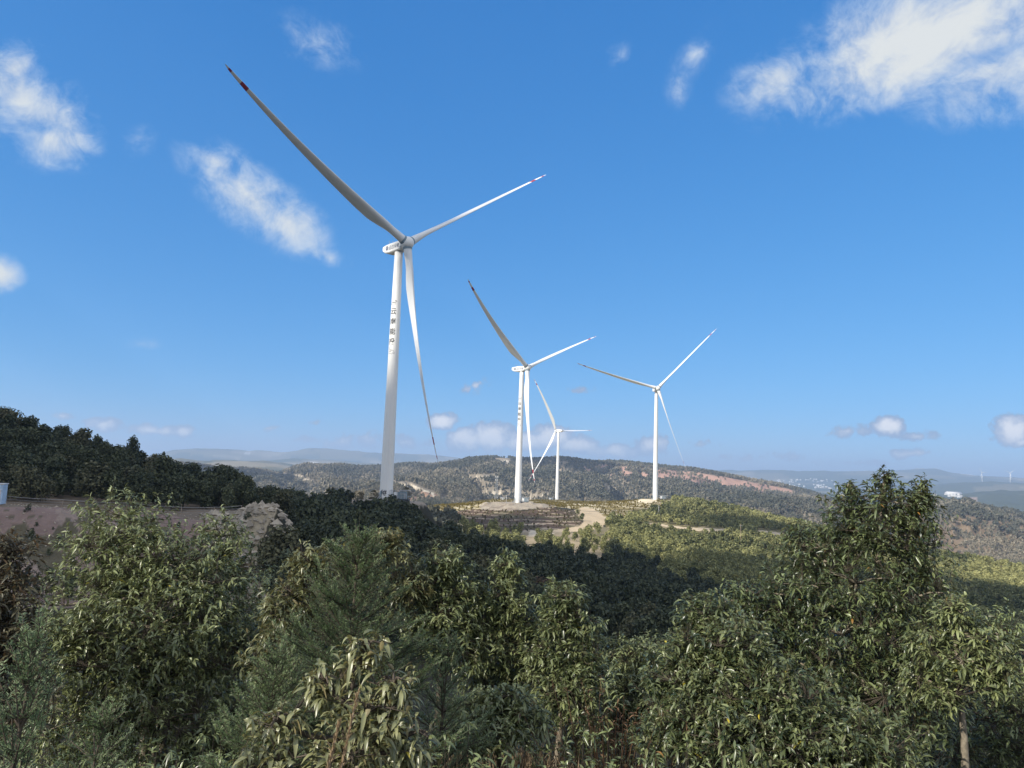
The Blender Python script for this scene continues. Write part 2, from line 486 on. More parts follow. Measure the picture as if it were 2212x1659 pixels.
ring_p(2050, [(0, 1010), (370, 1022), (500, 1037), (600, 1040), (700, 1024), (800, 1022), (834, 1027), (950, 1018), (1060, 1013), (1106, 1016), (1160, 1024), (1203, 1018), (1300, 1027), (1420, 1041), (1500, 1050), (1600, 1063), (1700, 1078), (1800, 1098), (1900, 1104), (1990, 1094), (2021, 1091), (2088, 1092), (2115, 1103), (2150, 1111), (2212, 1118)])
ring_p(2700, [(0, 985), (300, 992), (370, 1001), (430, 1006), (480, 1016), (522, 1014), (560, 1018), (600, 1026), (640, 1010), (661, 1005), (700, 1008), (739, 1007), (780, 1011), (840, 1008), (870, 1004), (900, 1003), (930, 1006), (990, 996), (1020, 993), (1045, 989), (1065, 987), (1095, 988), (1120, 993), (1160, 994), (1200, 991), (1230, 993), (1280, 999), (1320, 998), (1380, 1004), (1450, 1013), (1500, 1017), (1560, 1026), (1620, 1038), (1680, 1048), (1740, 1062), (1790, 1078), (1850, 1095), (1950, 1110), (2212, 1135)])
ring_z(3400, [(0, -60), (600, -90), (1106, -120), (2212, -190)])
ring_p(5500, [(0, 985), (340, 1000), (385, 991), (446, 996), (536, 997), (605, 1003), (650, 1011), (1106, 1030), (1500, 1055), (1700, 1068), (1900, 1070), (2020, 1067), (2100, 1065), (2160, 1060), (2212, 1062)])
ring_z(6600, [(0, -60), (600, -130), (1106, -150), (1800, -190), (2212, -190)])
ring_p(8500, [(0, 985), (340, 1003), (520, 1000), (580, 997), (626, 991), (670, 991), (739, 996), (825, 1003), (1106, 1024), (1500, 1045), (1700, 1050), (1900, 1055), (1960, 1053), (2005, 1049), (2040, 1045), (2075, 1042), (2144, 1040), (2212, 1043)])
ring_z(9800, [(0, -60), (340, -60), (834, -100), (1106, -80), (1667, -65), (1900, -80), (2212, -130)])
ring_z(10900, [(0, 0), (340, -20), (834, -40), (1106, -50), (1667, -22), (2212, -60)])
ring_p(12500, [(0, 985), (340, 985), (375, 972), (420, 968), (480, 969), (560, 975), (620, 976), (680, 968), (735, 971), (800, 976), (850, 978), (950, 985), (1106, 1000), (1250, 1006), (1400, 1018), (1500, 1014), (1560, 1016), (1620, 1016), (1652, 1015), (1732, 1018), (1770, 1016), (1807, 1018), (1879, 1018), (1950, 1020), (2048, 1027), (2102, 1030), (2212, 1037)])
ring_p(15000, [(0, 990), (600, 985), (1106, 1008), (1500, 1022), (1800, 1024), (1930, 1018), (1985, 1014), (2019, 1012), (2048, 1021), (2120, 1029), (2212, 1033)])
ring_z(30000, [(0, 0), (2212, 0)])

RR = np.array([math.log(r) for r, _ in rings])
ZZ = np.array([z for _, z in rings])                       # rings x azimuths
back = np.clip((np.abs(np.degrees(TH)) - 60) / 40, 0, 1); back = back * back * (3 - 2 * back)
for i in range(len(ZZ)):
    side = ZZ[i][np.abs(np.degrees(TH)) < 50].mean()
    ZZ[i] = ZZ[i] * (1 - back) + side * back
# monotone cubic slopes along log range
h_ = np.diff(RR)[:, None]; dl = np.diff(ZZ, axis=0) / h_
sl = np.zeros_like(ZZ)
sl[0] = dl[0]; sl[-1] = dl[-1]
for i in range(1, len(RR) - 1):
    a, b = dl[i - 1], dl[i]
    w1 = 2 * h_[i] + h_[i - 1]; w2 = h_[i] + 2 * h_[i - 1]
    with np.errstate(divide='ignore', invalid='ignore'):
        q = (w1 + w2) / (w1 / a + w2 / b)
    sl[i] = np.where(a * b > 0, q, 0)


def base_z(th, r):
    lr = np.clip(np.log(np.maximum(r, .5)), RR[0], RR[-1] - 1e-6)
    k = np.clip(np.searchsorted(RR, lr, side='right') - 1, 0, len(RR) - 2)
    hh = RR[k + 1] - RR[k]; t = (lr - RR[k]) / hh
    ti = np.clip((th + math.pi) / (TH[1] - TH[0]), 0, len(TH) - 1.001); j = ti.astype(int); f = ti - j
    out = 0
    for jj, wgt in ((j, 1 - f), (j + 1, f)):
        z0, z1, m0, m1 = ZZ[k, jj], ZZ[k + 1, jj], sl[k, jj] * hh, sl[k + 1, jj] * hh
        t2 = t * t; t3 = t2 * t
        out = out + wgt * ((2 * t3 - 3 * t2 + 1) * z0 + (t3 - 2 * t2 + t) * m0 + (-2 * t3 + 3 * t2) * z1 + (t3 - t2) * m1)
    return out


PADS = [(TB[1], 13, 10, 0), (TB[2], 9, 24, 0), (TB[4], 12, 12, 0), (TB[3], 12, 14, 0)]


def height(x, y):
    x = np.asarray(x, float); y = np.asarray(y, float)
    r = np.hypot(x, y); th = np.arctan2(x, y)
    z = base_z(th, r)
    # rolling relief, stronger with distance
    near = np.clip((r - 20) / 100, 0, 1)
    amp1 = np.interp(r, [0, 20, 60, 300, 1100, 1500, 2300, 2700, 4000, 9000, 20000], [0, .25, .6, .8, 2.0, 16, 20, 7, 35, 30, 40])
    z = z + amp1 * fbm(x / np.where(r > 1200, 330, 60), y / np.where(r > 1200, 330, 60), 4, 3) * 1.5
    lr_ = np.log(np.maximum(r, 1))
    ga = np.interp(r, [1200, 1500, 2300, 2620], [0, 1, 1, 0])
    n_ = fbm(th * 9 + lr_ * 1.2, lr_ * 3.0, 3, 51); n2_ = fbm(th * 26 + 7, lr_ * 5.0, 3, 52)
    z = z - ga * (40 * np.exp(-(n_ / .07) ** 2) + 15 * np.exp(-(n2_ / .07) ** 2)) + ga * 10
    amp2 = np.interp(r, [0, 95, 105, 160, 170, 400], [.3, .3, 1.1, 1.1, .4, .3])
    z = z + amp2 * fbm(x / 7, y / 7, 4, 11)
    px_ = np.interp(th, XS, XP)
    rk = np.interp(r, [96, 102, 134, 142], [0, 1, 1, 0]) * np.interp(px_, [455, 480, 600, 640], [0, 1, 1, 0])
    z = z + rk * (.9 * fbm(x / 2.4, y / 2.4, 4, 23) + 1.0 * np.abs(fbm(x / 6, y / 6, 3, 24)))
    gul = np.interp(r, [104, 112, 126, 131], [0, 1, 1, 0])
    z = z - gul * 1.5 * np.abs(fbm(th * 22, r / 60, 3, 13))
    for p, r0, soft, dz in PADS:
        d = np.hypot(x - p[0], y - p[1])
        wv = np.clip(1 - (d - r0) / soft, 0, 1); wv = wv * wv * (3 - 2 * wv)
        z = z * (1 - wv) + (p[2] + dz) * wv
    d = np.hypot(x - TB[2][0], y - TB[2][1])
    heap = np.interp(d, [8, 14, 26, 36], [0, 1, 1, 0]) * np.clip(-(y - TB[2][1]) / 12, 0, 1)
    z = z + heap * (2.2 * np.maximum(fbm(x / 7, y / 9, 3, 29) + .12, 0) * 2 + .8 * fbm(x / 2.5, y / 2.5, 2, 30))
    return z


def zat(x, y):
    return float(height(np.array([x]), np.array([y]))[0])


def ground_at(px, r):
    """point on the ground in the direction of photo column px at range r"""
    a = azim(px)
    x, y = math.sin(a) * r, math.cos(a) * r
    return np.array([x, y, zat(x, y)])


def inpoly(px, py, poly):
    n = len(poly); res = np.zeros(px.shape, bool); j = n - 1
    for i in range(n):
        xi, yi = poly[i]; xj, yj = poly[j]
        cnd = ((yi > py) != (yj > py)) & (px < (xj - xi) * (py - yi) / (yj - yi + 1e-12) + xi)
        res ^= cnd; j = i
    return res


def near_line(px, py, pts, wd):
    res = np.zeros(px.shape, bool)
    for (x0, y0), (x1, y1) in zip(pts[:-1], pts[1:]):
        L2 = (x1 - x0) ** 2 + (y1 - y0) ** 2
        t = np.clip(((px - x0) * (x1 - x0) + (py - y0) * (y1 - y0)) / L2, 0, 1)
        res |= np.hypot(px - x0 - t * (x1 - x0), py - y0 - t * (y1 - y0)) < wd
    return res


TERR = [(955, 1112), (1000, 1101), (1060, 1099), (1130, 1104), (1190, 1096), (1240, 1103), (1250, 1120), (1262, 1132), (1215, 1142), (1140, 1150), (1060, 1148), (1000, 1135)]
ORCH = [(868, 1100), (935, 1092), (1010, 1082), (1060, 1076), (1130, 1076), (1203, 1077), (1300, 1076), (1395, 1072), (1455, 1076), (1452, 1088), (1405, 1104), (1340, 1122), (1300, 1118), (1268, 1103), (1200, 1095), (1100, 1098), (1010, 1103), (950, 1112), (900, 1108)]
ROAD = [(1296, 1108), (1312, 1122), (1300, 1140), (1268, 1148), (1200, 1150), (1148, 1152), (1170, 1146), (1215, 1143), (1252, 1136), (1262, 1126), (1250, 1115), (1240, 1102), (1258, 1096), (1280, 1099)]
MIDROADS = [([(840, 1040), (858, 1046), (878, 1050), (890, 1048), (905, 1056), (920, 1061), (936, 1066)], 2.2), ([(866, 1047), (890, 1049), (906, 1056)], 4.2),
            ([(863, 1068), (868, 1075), (880, 1077), (870, 1086)], 1.6), ([(930, 1064), (938, 1072)], 1.6), ([(1013, 1033), (1060, 1029), (1073, 1026)], 1.6),
            ([(1050, 1003), (1062, 1006)], 1.5), ([(1073, 996), (1092, 995), (1098, 998)], 3.4), ([(1097, 1000), (1094, 1006)], 2.2),
            ([(1040, 1068), (1085, 1066), (1095, 1068)], 1.2), ([(955, 1077), (963, 1076)], 3.0), ([(985, 1080), (1000, 1082)], 1.4), ([(1146, 1078), (1158, 1074), (1166, 1077)], 3),
            ([(1170, 1069), (1185, 1067)], 2.0), ([(1340, 1068), (1366, 1071), (1378, 1078)], 1.4), ([(1310, 1050), (1330, 1060)], 1.0), ([(640, 1030), (660, 1036), (672, 1042)], 1.3),
            ([(660, 1036), (666, 1040)], 2.6), ([(590, 1022), (650, 1031)], 1.0)]
REDROCK = [(1255, 1006), (1300, 1003), (1330, 1006), (1380, 1010), (1440, 1015), (1500, 1020), (1560, 1029), (1620, 1041), (1690, 1054), (1750, 1069), (1700, 1066), (1640, 1062), (1600, 1054), (1520, 1050), (1460, 1040), (1390, 1032), (1330, 1028), (1270, 1022)]
LITROADS = [([(1395, 1130), (1440, 1136), (1480, 1141), (1530, 1143), (1575, 1146)], 2.2), ([(1500, 1143), (1550, 1146)], 3.4), ([(1640, 1148), (1680, 1153), (1710, 1157)], 3.0), ([(1990, 1162), (2040, 1171), (2090, 1178), (2150, 1183), (2212, 1189)], 4.0), ([(2060, 1170), (2120, 1182), (2260, 1196)], 3.0)]


def classify(x, y, z):
    """colour of the bare ground, density of trees, kind of cover (0 none 1 left hill 2 shaded wood 3 sunny wood 4 hill wood 5 orchard 6 terraces)"""
    P = np.stack([x, y, z], -1)
    px, py, c = proj(P)
    px = np.where(c > 0, px, -5000); r = np.hypot(x, y)
    n = len(x)
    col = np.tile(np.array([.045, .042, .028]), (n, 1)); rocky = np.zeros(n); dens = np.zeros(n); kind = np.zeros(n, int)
    nz_ = fbm(x / 40, y / 40, 4, 5)

    def put(msk, cl, rk=None):
        col[msk] = cl
        if rk is not None: rocky[msk] = rk
    inl = px < np.where(r < 160, 560, 640) - np.clip((r - 165) * .2, -10, 40)
    hill = (r > 152) & (r < 330) & inl
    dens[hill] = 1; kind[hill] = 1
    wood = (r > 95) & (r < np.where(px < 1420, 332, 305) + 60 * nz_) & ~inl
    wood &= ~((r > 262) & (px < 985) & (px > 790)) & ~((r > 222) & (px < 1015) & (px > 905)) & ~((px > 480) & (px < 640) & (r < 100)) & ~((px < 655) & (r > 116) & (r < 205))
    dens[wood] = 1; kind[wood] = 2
    put((r > 95) & (r < 160) & (px < 500), (.25, .18, .155), .35)
    put((r > 95) & (r < 160) & (px < 500) & (fbm(x / 9, y / 9, 4, 15) > .1), (.3, .23, .19), .6)
    put((r > 95) & (r < 127) & (px < 500) & (fbm(x / 5, y / 5, 4, 16) > .16), (.12, .105, .07), .2)
    put((r > 128) & (r < 160) & (px < 640), (.2, .16, .12), .1)
    CL = [(462, 1120), (500, 1117), (530, 1100), (552, 1085), (585, 1080), (600, 1088), (594, 1112), (576, 1140), (564, 1170), (560, 1205), (572, 1235), (440, 1240), (450, 1180)]
    clf = inpoly(px + 10 * fbm(x / 3, y / 3, 2, 71), py, CL) & (r > 97) & (r < 146)
    put(clf, (.33, .28, .2), 1.0); dens[clf] = 0
    put(clf & (px < 528 + .1 * (py - 1100)), (.38, .335, .28), .6)
    put(clf & (r < 111), (.56, .54, .5), .8)
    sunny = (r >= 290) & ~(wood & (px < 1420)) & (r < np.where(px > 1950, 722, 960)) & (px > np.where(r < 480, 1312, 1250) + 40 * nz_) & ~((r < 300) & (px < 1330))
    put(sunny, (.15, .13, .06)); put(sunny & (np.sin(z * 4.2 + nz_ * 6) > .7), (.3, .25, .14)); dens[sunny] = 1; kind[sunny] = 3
    shr = (r > 300) & (r < 470) & (px > 985) & (px < 1320) & (py > 1125)
    put(shr, (.2, .17, .1)); put(shr & (nz_ > .06), (.32, .26, .17)); dens[shr] = np.where(px[shr] < 1125, .5, np.where(py[shr] > 1160, .22, .06)); kind[shr] = 3
    lowl = (r > 300) & (r < 1150) & (px < 985)
    put(lowl, (.07, .065, .04)); dens[lowl] = .8; kind[lowl] = 4
    orch = inpoly(px, py, ORCH) & (r > 380) & (r < 1180)
    st = (np.sin((z * 1.9 + y * .05 + nz_ * 5) * 2.6) > .55)
    put(orch, (.23, .185, .085)); put(orch & st, (.5, .43, .3)); dens[orch] = .5; kind[orch] = 5
    ter = inpoly(px, py, TERR) & (r > 320) & (r < 570)
    frac = (z / 1.35 + nz_ * 1.6 + fbm(x / 9, y / 9, 3, 19) * .5) % 1.0
    put(ter, (.1, .07, .05)); put(ter & (fbm(x / 12, y / 6, 3, 18) > .05), (.11, .095, .055)); put(ter & (frac < .19) & (fbm(x / 8, y / 8, 3, 17) > -.06), (.36, .29, .21)); dens[ter] = .42; kind[ter] = 6
    pad = (np.hypot(x - TB[2][0], y - TB[2][1] - 2) < 26 + 8 * nz_) | (inpoly(px, py, [(1035, 1090), (1060, 1086), (1180, 1086), (1205, 1092), (1170, 1098), (1100, 1103), (1040, 1101)]) & (r > 490) & (r < 570))
    put(pad, (.33, .285, .225), .8); put(pad & (fbm(x / 8, y / 5, 4, 33) > .08), (.24, .2, .16), .8); dens[pad] = 0
    for k_, col_ in ((4, (.6, .52, .36)), (3, (.5, .43, .3)), (1, (.3, .25, .2))):
        q = np.hypot(x - TB[k_][0], y - TB[k_][1]) < 15
        put(q, col_); dens[q] = 0
    q = inpoly(px, py, [(1372, 1084), (1385, 1079), (1415, 1078), (1420, 1084), (1400, 1088)]) & (r > 600) & (r < 800)
    put(q, (.6, .52, .37)); dens[q] = 0
    rd = inpoly(px, py, ROAD) & (r > 330) & (r < 640)
    put(rd, (.52, .41, .27), .2); dens[rd] = 0
    q = inpoly(px, py, [(1145, 1146), (1180, 1148), (1200, 1152), (1170, 1160), (1140, 1158)]) & (r > 300) & (r < 480)
    put(q, (.56, .48, .36), .4); dens[q] = 0
    for pts, wd in LITROADS:
        q = near_line(px, py - 4, pts, wd + 6.5) & (r > 420) & (r < 900)
        dens[q] = 0
        q = near_line(px, py, pts, wd) & (r > 420) & (r < 900)
        put(q, (.56, .45, .3))
    mid = (r >= 960) & (r < 3300)
    mid &= ~orch
    put(mid, (.2, .17, .125)); dens[mid] = 1; kind[mid] = 4
    bare = mid & (fbm(x / 130, y / 130, 4, 9) > .2)
    put(bare, (.27, .215, .15)); dens[bare] = .4
    hb = mid & (px > 1960) & (px < 2260) & (r > 1200) & (fbm(x / 160, y / 160, 3, 31) > -.02)
    put(hb, (.2, .15, .1)); dens[hb] = .55
    q = inpoly(px, py, [(800, 1066), (850, 1058), (925, 1062), (950, 1070), (935, 1080), (880, 1092), (840, 1088)]) & (r > 960) & (r < 1420)
    put(q, (.26, .17, .12)); dens[q] = .25
    red = inpoly(px, py, REDROCK) & (r > 1500) & (r < 2760) & (fbm(px / 14, py / 9, 3, 21) > np.where(px < 1420, -.12 + .001 * (1420 - px), -.3))
    put(red, (.4, .25, .19), .6); dens[red] = .11
    for pts, wd in MIDROADS:
        q = near_line(px, py + 1.2, pts, wd + 2.2) & (r > 960) & (r < 2760)
        dens[q] = 0
        q = near_line(px, py, pts, wd * .7) & (r > 960) & (r < 2760)
        put(q, (.54, .47, .36))
    plain_ = r >= 3300
    f1 = fbm(x / 900, y / 900, 5, 41); f2 = vnoise(x / 330, y / 330, 77)
    put(plain_, (.06, .07, .045)); put(plain_ & (f1 > .03), (.13, .12, .075)); put(plain_ & (f1 > .12) & (f2 > .5), (.22, .19, .13)); put(plain_ & (f2 > .93) & (f1 > 0), (.5, .48, .45))
    q = plain_ & (px > 2040) & (px < 2110) & (r < 6000) & (py > 1075)
    put(q & (f1 > -.1), (.28, .2, .15))
    return col, rocky, dens, kind, px, py, r


def build_terrain():
    azs = np.concatenate([np.radians(np.arange(-180, -44, 2.0)), np.radians(np.arange(-44, 44.01, .1)), np.radians(np.arange(46, 179, 2.0))])
    rs = [1.0]
    while rs[-1] < 42000:
        r = rs[-1]
        st = .05 if r < 20 else .022 if r < 100 else .0055 if r < 170 else .012 if r < 300 else .0048 if r < 800 else .009 if r < 3200 else .02
        rs.append(r * (1 + st))
    rs = np.array(rs)
    A, Rg = np.meshgrid(azs, rs, indexing='ij')
    x = (np.sin(A) * Rg).ravel(); y = (np.cos(A) * Rg).ravel()
    z = height(x, y)
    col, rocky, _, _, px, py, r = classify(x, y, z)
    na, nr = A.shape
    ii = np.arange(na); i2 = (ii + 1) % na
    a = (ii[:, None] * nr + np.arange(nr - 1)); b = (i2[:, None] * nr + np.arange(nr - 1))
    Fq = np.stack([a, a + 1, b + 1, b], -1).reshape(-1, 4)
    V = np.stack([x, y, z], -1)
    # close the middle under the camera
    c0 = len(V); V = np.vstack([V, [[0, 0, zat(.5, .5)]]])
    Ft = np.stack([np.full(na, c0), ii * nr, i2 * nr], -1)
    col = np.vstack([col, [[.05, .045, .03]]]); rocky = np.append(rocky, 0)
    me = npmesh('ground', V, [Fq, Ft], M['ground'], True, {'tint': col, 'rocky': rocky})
    tag(obj('ground', me), kind='structure')


build_terrain()


# ------------------------------------------------------------------ lettering


def text_tris(txt, size, bold=0.0, shear=0.0):
    """flat triangles of a piece of writing, centred on the origin"""
    cu = bpy.data.curves.new('writing', 'FONT')
    cu.body = txt; cu.size = size; cu.offset = bold; cu.shear = shear
    cu.align_x = 'CENTER'; cu.align_y = 'CENTER'; cu.resolution_u = 3
    o = bpy.data.objects.new('writing', cu); C.objects.link(o)
    bpy.context.view_layer.update()
    dg = bpy.context.evaluated_depsgraph_get()
    me = bpy.data.meshes.new_from_object(o.evaluated_get(dg))
    me.calc_loop_triangles()
    V = np.array([v.co[:] for v in me.vertices]) if len(me.vertices) else np.zeros((0, 3))
    T = np.array([t.vertices[:] for t in me.loop_triangles], int).reshape(-1, 3)
    bpy.data.objects.remove(o); bpy.data.curves.remove(cu); bpy.data.meshes.remove(me)
    if len(V): V[:, :2] -= (V[:, :2].max(0) + V[:, :2].min(0)) / 2
    return V[:, :2] if len(V) else np.zeros((0, 2)), T


def finer(V, T, lim=.22):
    V = [tuple(v) for v in V]; T = [tuple(int(i) for i in t) for t in T]; mid = {}
    while True:
        out = []; done = True
        for t in T:
            e = [(math.dist(V[t[k]], V[t[(k + 1) % 3]]), k) for k in range(3)]
            l_, k = max(e)
            if l_ <= lim: out.append(t); continue
            done = False
            a, b, c = t[k], t[(k + 1) % 3], t[(k + 2) % 3]
            key = (min(a, b), max(a, b))
            if key not in mid:
                mid[key] = len(V); V.append(((V[a][0] + V[b][0]) / 2, (V[a][1] + V[b][1]) / 2))
            m_ = mid[key]; out += [(a, m_, c), (m_, b, c)]
        T = out
        if done: return np.array(V), np.array(T)


def stroke(pts, wd):
    """flat ribbon along a polyline"""
    p = np.array(pts, float); d = np.gradient(p, axis=0); d /= np.linalg.norm(d, axis=1)[:, None] + 1e-9
    nrm = np.stack([-d[:, 1], d[:, 0]], -1) * np.asarray(wd).reshape(-1, 1) / 2
    V = np.vstack([p + nrm, p - nrm]); n = len(p)
    T = []
    for i in range(n - 1): T += [(i, i + n, i + 1), (i + 1, i + n, i + n + 1)]
    return V, np.array(T)


def arc(cx, cy, rx, ry, a0, a1, n=10):
    return [(cx + rx * math.cos(math.radians(a0 + (a1 - a0) * i / (n - 1))), cy + ry * math.sin(math.radians(a0 + (a1 - a0) * i / (n - 1)))) for i in range(n)]


def merge2(items):
    Vs = []; Ts = []; n = 0
    for V, T in items:
        if len(V) == 0: continue
        Vs.append(V); Ts.append(T + n); n += len(V)
    return np.vstack(Vs), np.vstack(Ts)


# ------------------------------------------------------------------ wind turbines
HUBZ = {1: 96.83, 2: 96.84, 4: 107.97, 3: 100.74}
YAW = {1: 313.73, 2: 318.14, 4: 274.05, 3: 130.61}
AZ = {1: 33.73, 2: 23.79, 4: 46.57, 3: 56.64}
PRE = {1: 9.3, 2: 9.2, 4: 9.1, 3: 7.7}
TILT = R(5.93); OVER = 5.21; LB = 84.0


def tower_r(t):
    """radius of the tower at height fraction t"""
    return float(np.interp(t, [0, .25, .7, 1.0], [2.42, 2.22, 1.86, 1.55]))


def airfoil(n=18):
    """closed outline of a blade section, chord 1, leading edge at x = 0"""
    t = np.linspace(0, 2 * math.pi, n, endpoint=False)
    x = .5 * (1 + np.cos(t))
    th = .6 * (.2969 * np.sqrt(x) - .126 * x - .3516 * x ** 2 + .2843 * x ** 3 - .1015 * x ** 4) * 2.0
    y = np.where(np.sin(t) >= 0, th * 1.15, -th * .75) + .03 * np.sin(math.pi * x)
    return x, y, t


def blade_mesh(prebend, pitch):
    """z runs along the blade from the hub centre, x = upwind (rotor axis), y = direction of rotation"""
    ss = np.concatenate([np.linspace(1.7, 4, 4), np.linspace(6, 30, 14), np.linspace(33, 80, 18), [81.2, 82.4, 83.4, 84.0]])
    x, y, t = airfoil(); n = len(x)
    V = []
    for s_ in ss:
        u = s_ / LB
        chord = float(np.interp(u, [0, .03, .08, .14, .2, .27, .4, .6, .8, .94, .985, 1.0], [3.2, 3.2, 3.6, 4.9, 5.8, 5.5, 4.4, 3.1, 2.05, 1.25, .75, .08]))
        thick = float(np.interp(u, [0, .04, .1, .2, .35, .6, 1], [1.0, 1.0, .72, .42, .3, .22, .17]))
        circ = float(np.interp(u, [0, .03, .15], [1, 1, 0])); circ = circ * circ * (3 - 2 * circ)
        twist = R(pitch + float(np.interp(u, [0, .08, .2, .4, .7, 1], [20, 20, 15, 8, 3, 0])))
        ca = (x - np.interp(u, [0, .05, .2, 1], [.5, .5, .33, .3])) * chord     # + towards trailing edge
        ta = y * chord * thick / .2
        ta = ta * .52
        cc = -np.cos(t) * -.5 * 3.15; cs = np.sin(t) * .5 * 3.15
        a_ = ca * (1 - circ) + cc * circ; b_ = ta * (1 - circ) + cs * circ
        lead = -a_                                          # towards the leading edge
        py = lead * math.cos(twist) - b_ * math.sin(twist)
        px_ = lead * math.sin(twist) + b_ * math.cos(twist)
        bend = prebend * (u ** 2.1)
        V.append(np.stack([px_ + bend, py, np.full(n, s_)], -1))
    V = np.vstack(V); m_ = len(ss)
    i, j = np.meshgrid(np.arange(m_ - 1), np.arange(n), indexing='ij')
    Fq = np.stack([i * n + j, (i + 1) * n + j, (i + 1) * n + (j + 1) % n, i * n + (j + 1) % n], -1).reshape(-1, 4)
    mid = (ss[:-1] + ss[1:]) / 2 / LB
    band = ((mid > .872) & (mid < .908)) | ((mid > .972) & (mid < .985))
    fm = np.repeat(band.astype(int), n)
    capt = np.arange((m_ - 1) * n, m_ * n)[None, :]
    me = npmesh('blade', V, [Fq, capt], [M['blade'], M['red']], True, fmat=np.append(fm, 0))
    return me


def nacelle_mesh():
    """x = towards the hub; chamfered box that slopes up at the tail"""
    secs = [(3.3, 1.6, -1.65, 1.85), (2.8, 1.7, -1.75, 2.0), (0.0, 1.72, -1.85, 2.05), (-4.2, 1.65, -1.95, 2.05), (-6.6, 1.5, -1.6, 2.0), (-8.2, 1.3, -.75, 1.9), (-8.5, 1.15, -.5, 1.75)]
    V = []
    for x, top, bot, hw in secs:
        b = .3
        V += [(x, -hw, bot + b), (x, -hw + b, bot), (x, hw - b, bot), (x, hw, bot + b), (x, hw, top - b), (x, hw - b, top), (x, -hw + b, top), (x, -hw, top - b)]
    n = 8; Fc = []
    for i in range(len(secs) - 1):
        for k in range(n):
            Fc.append((i * n + k, i * n + (k + 1) % n, (i + 1) * n + (k + 1) % n, (i + 1) * n + k))
    Fc.append(tuple(range(n))[::-1]); Fc.append(tuple(range((len(secs) - 1) * n, len(secs) * n)))
    return V, Fc


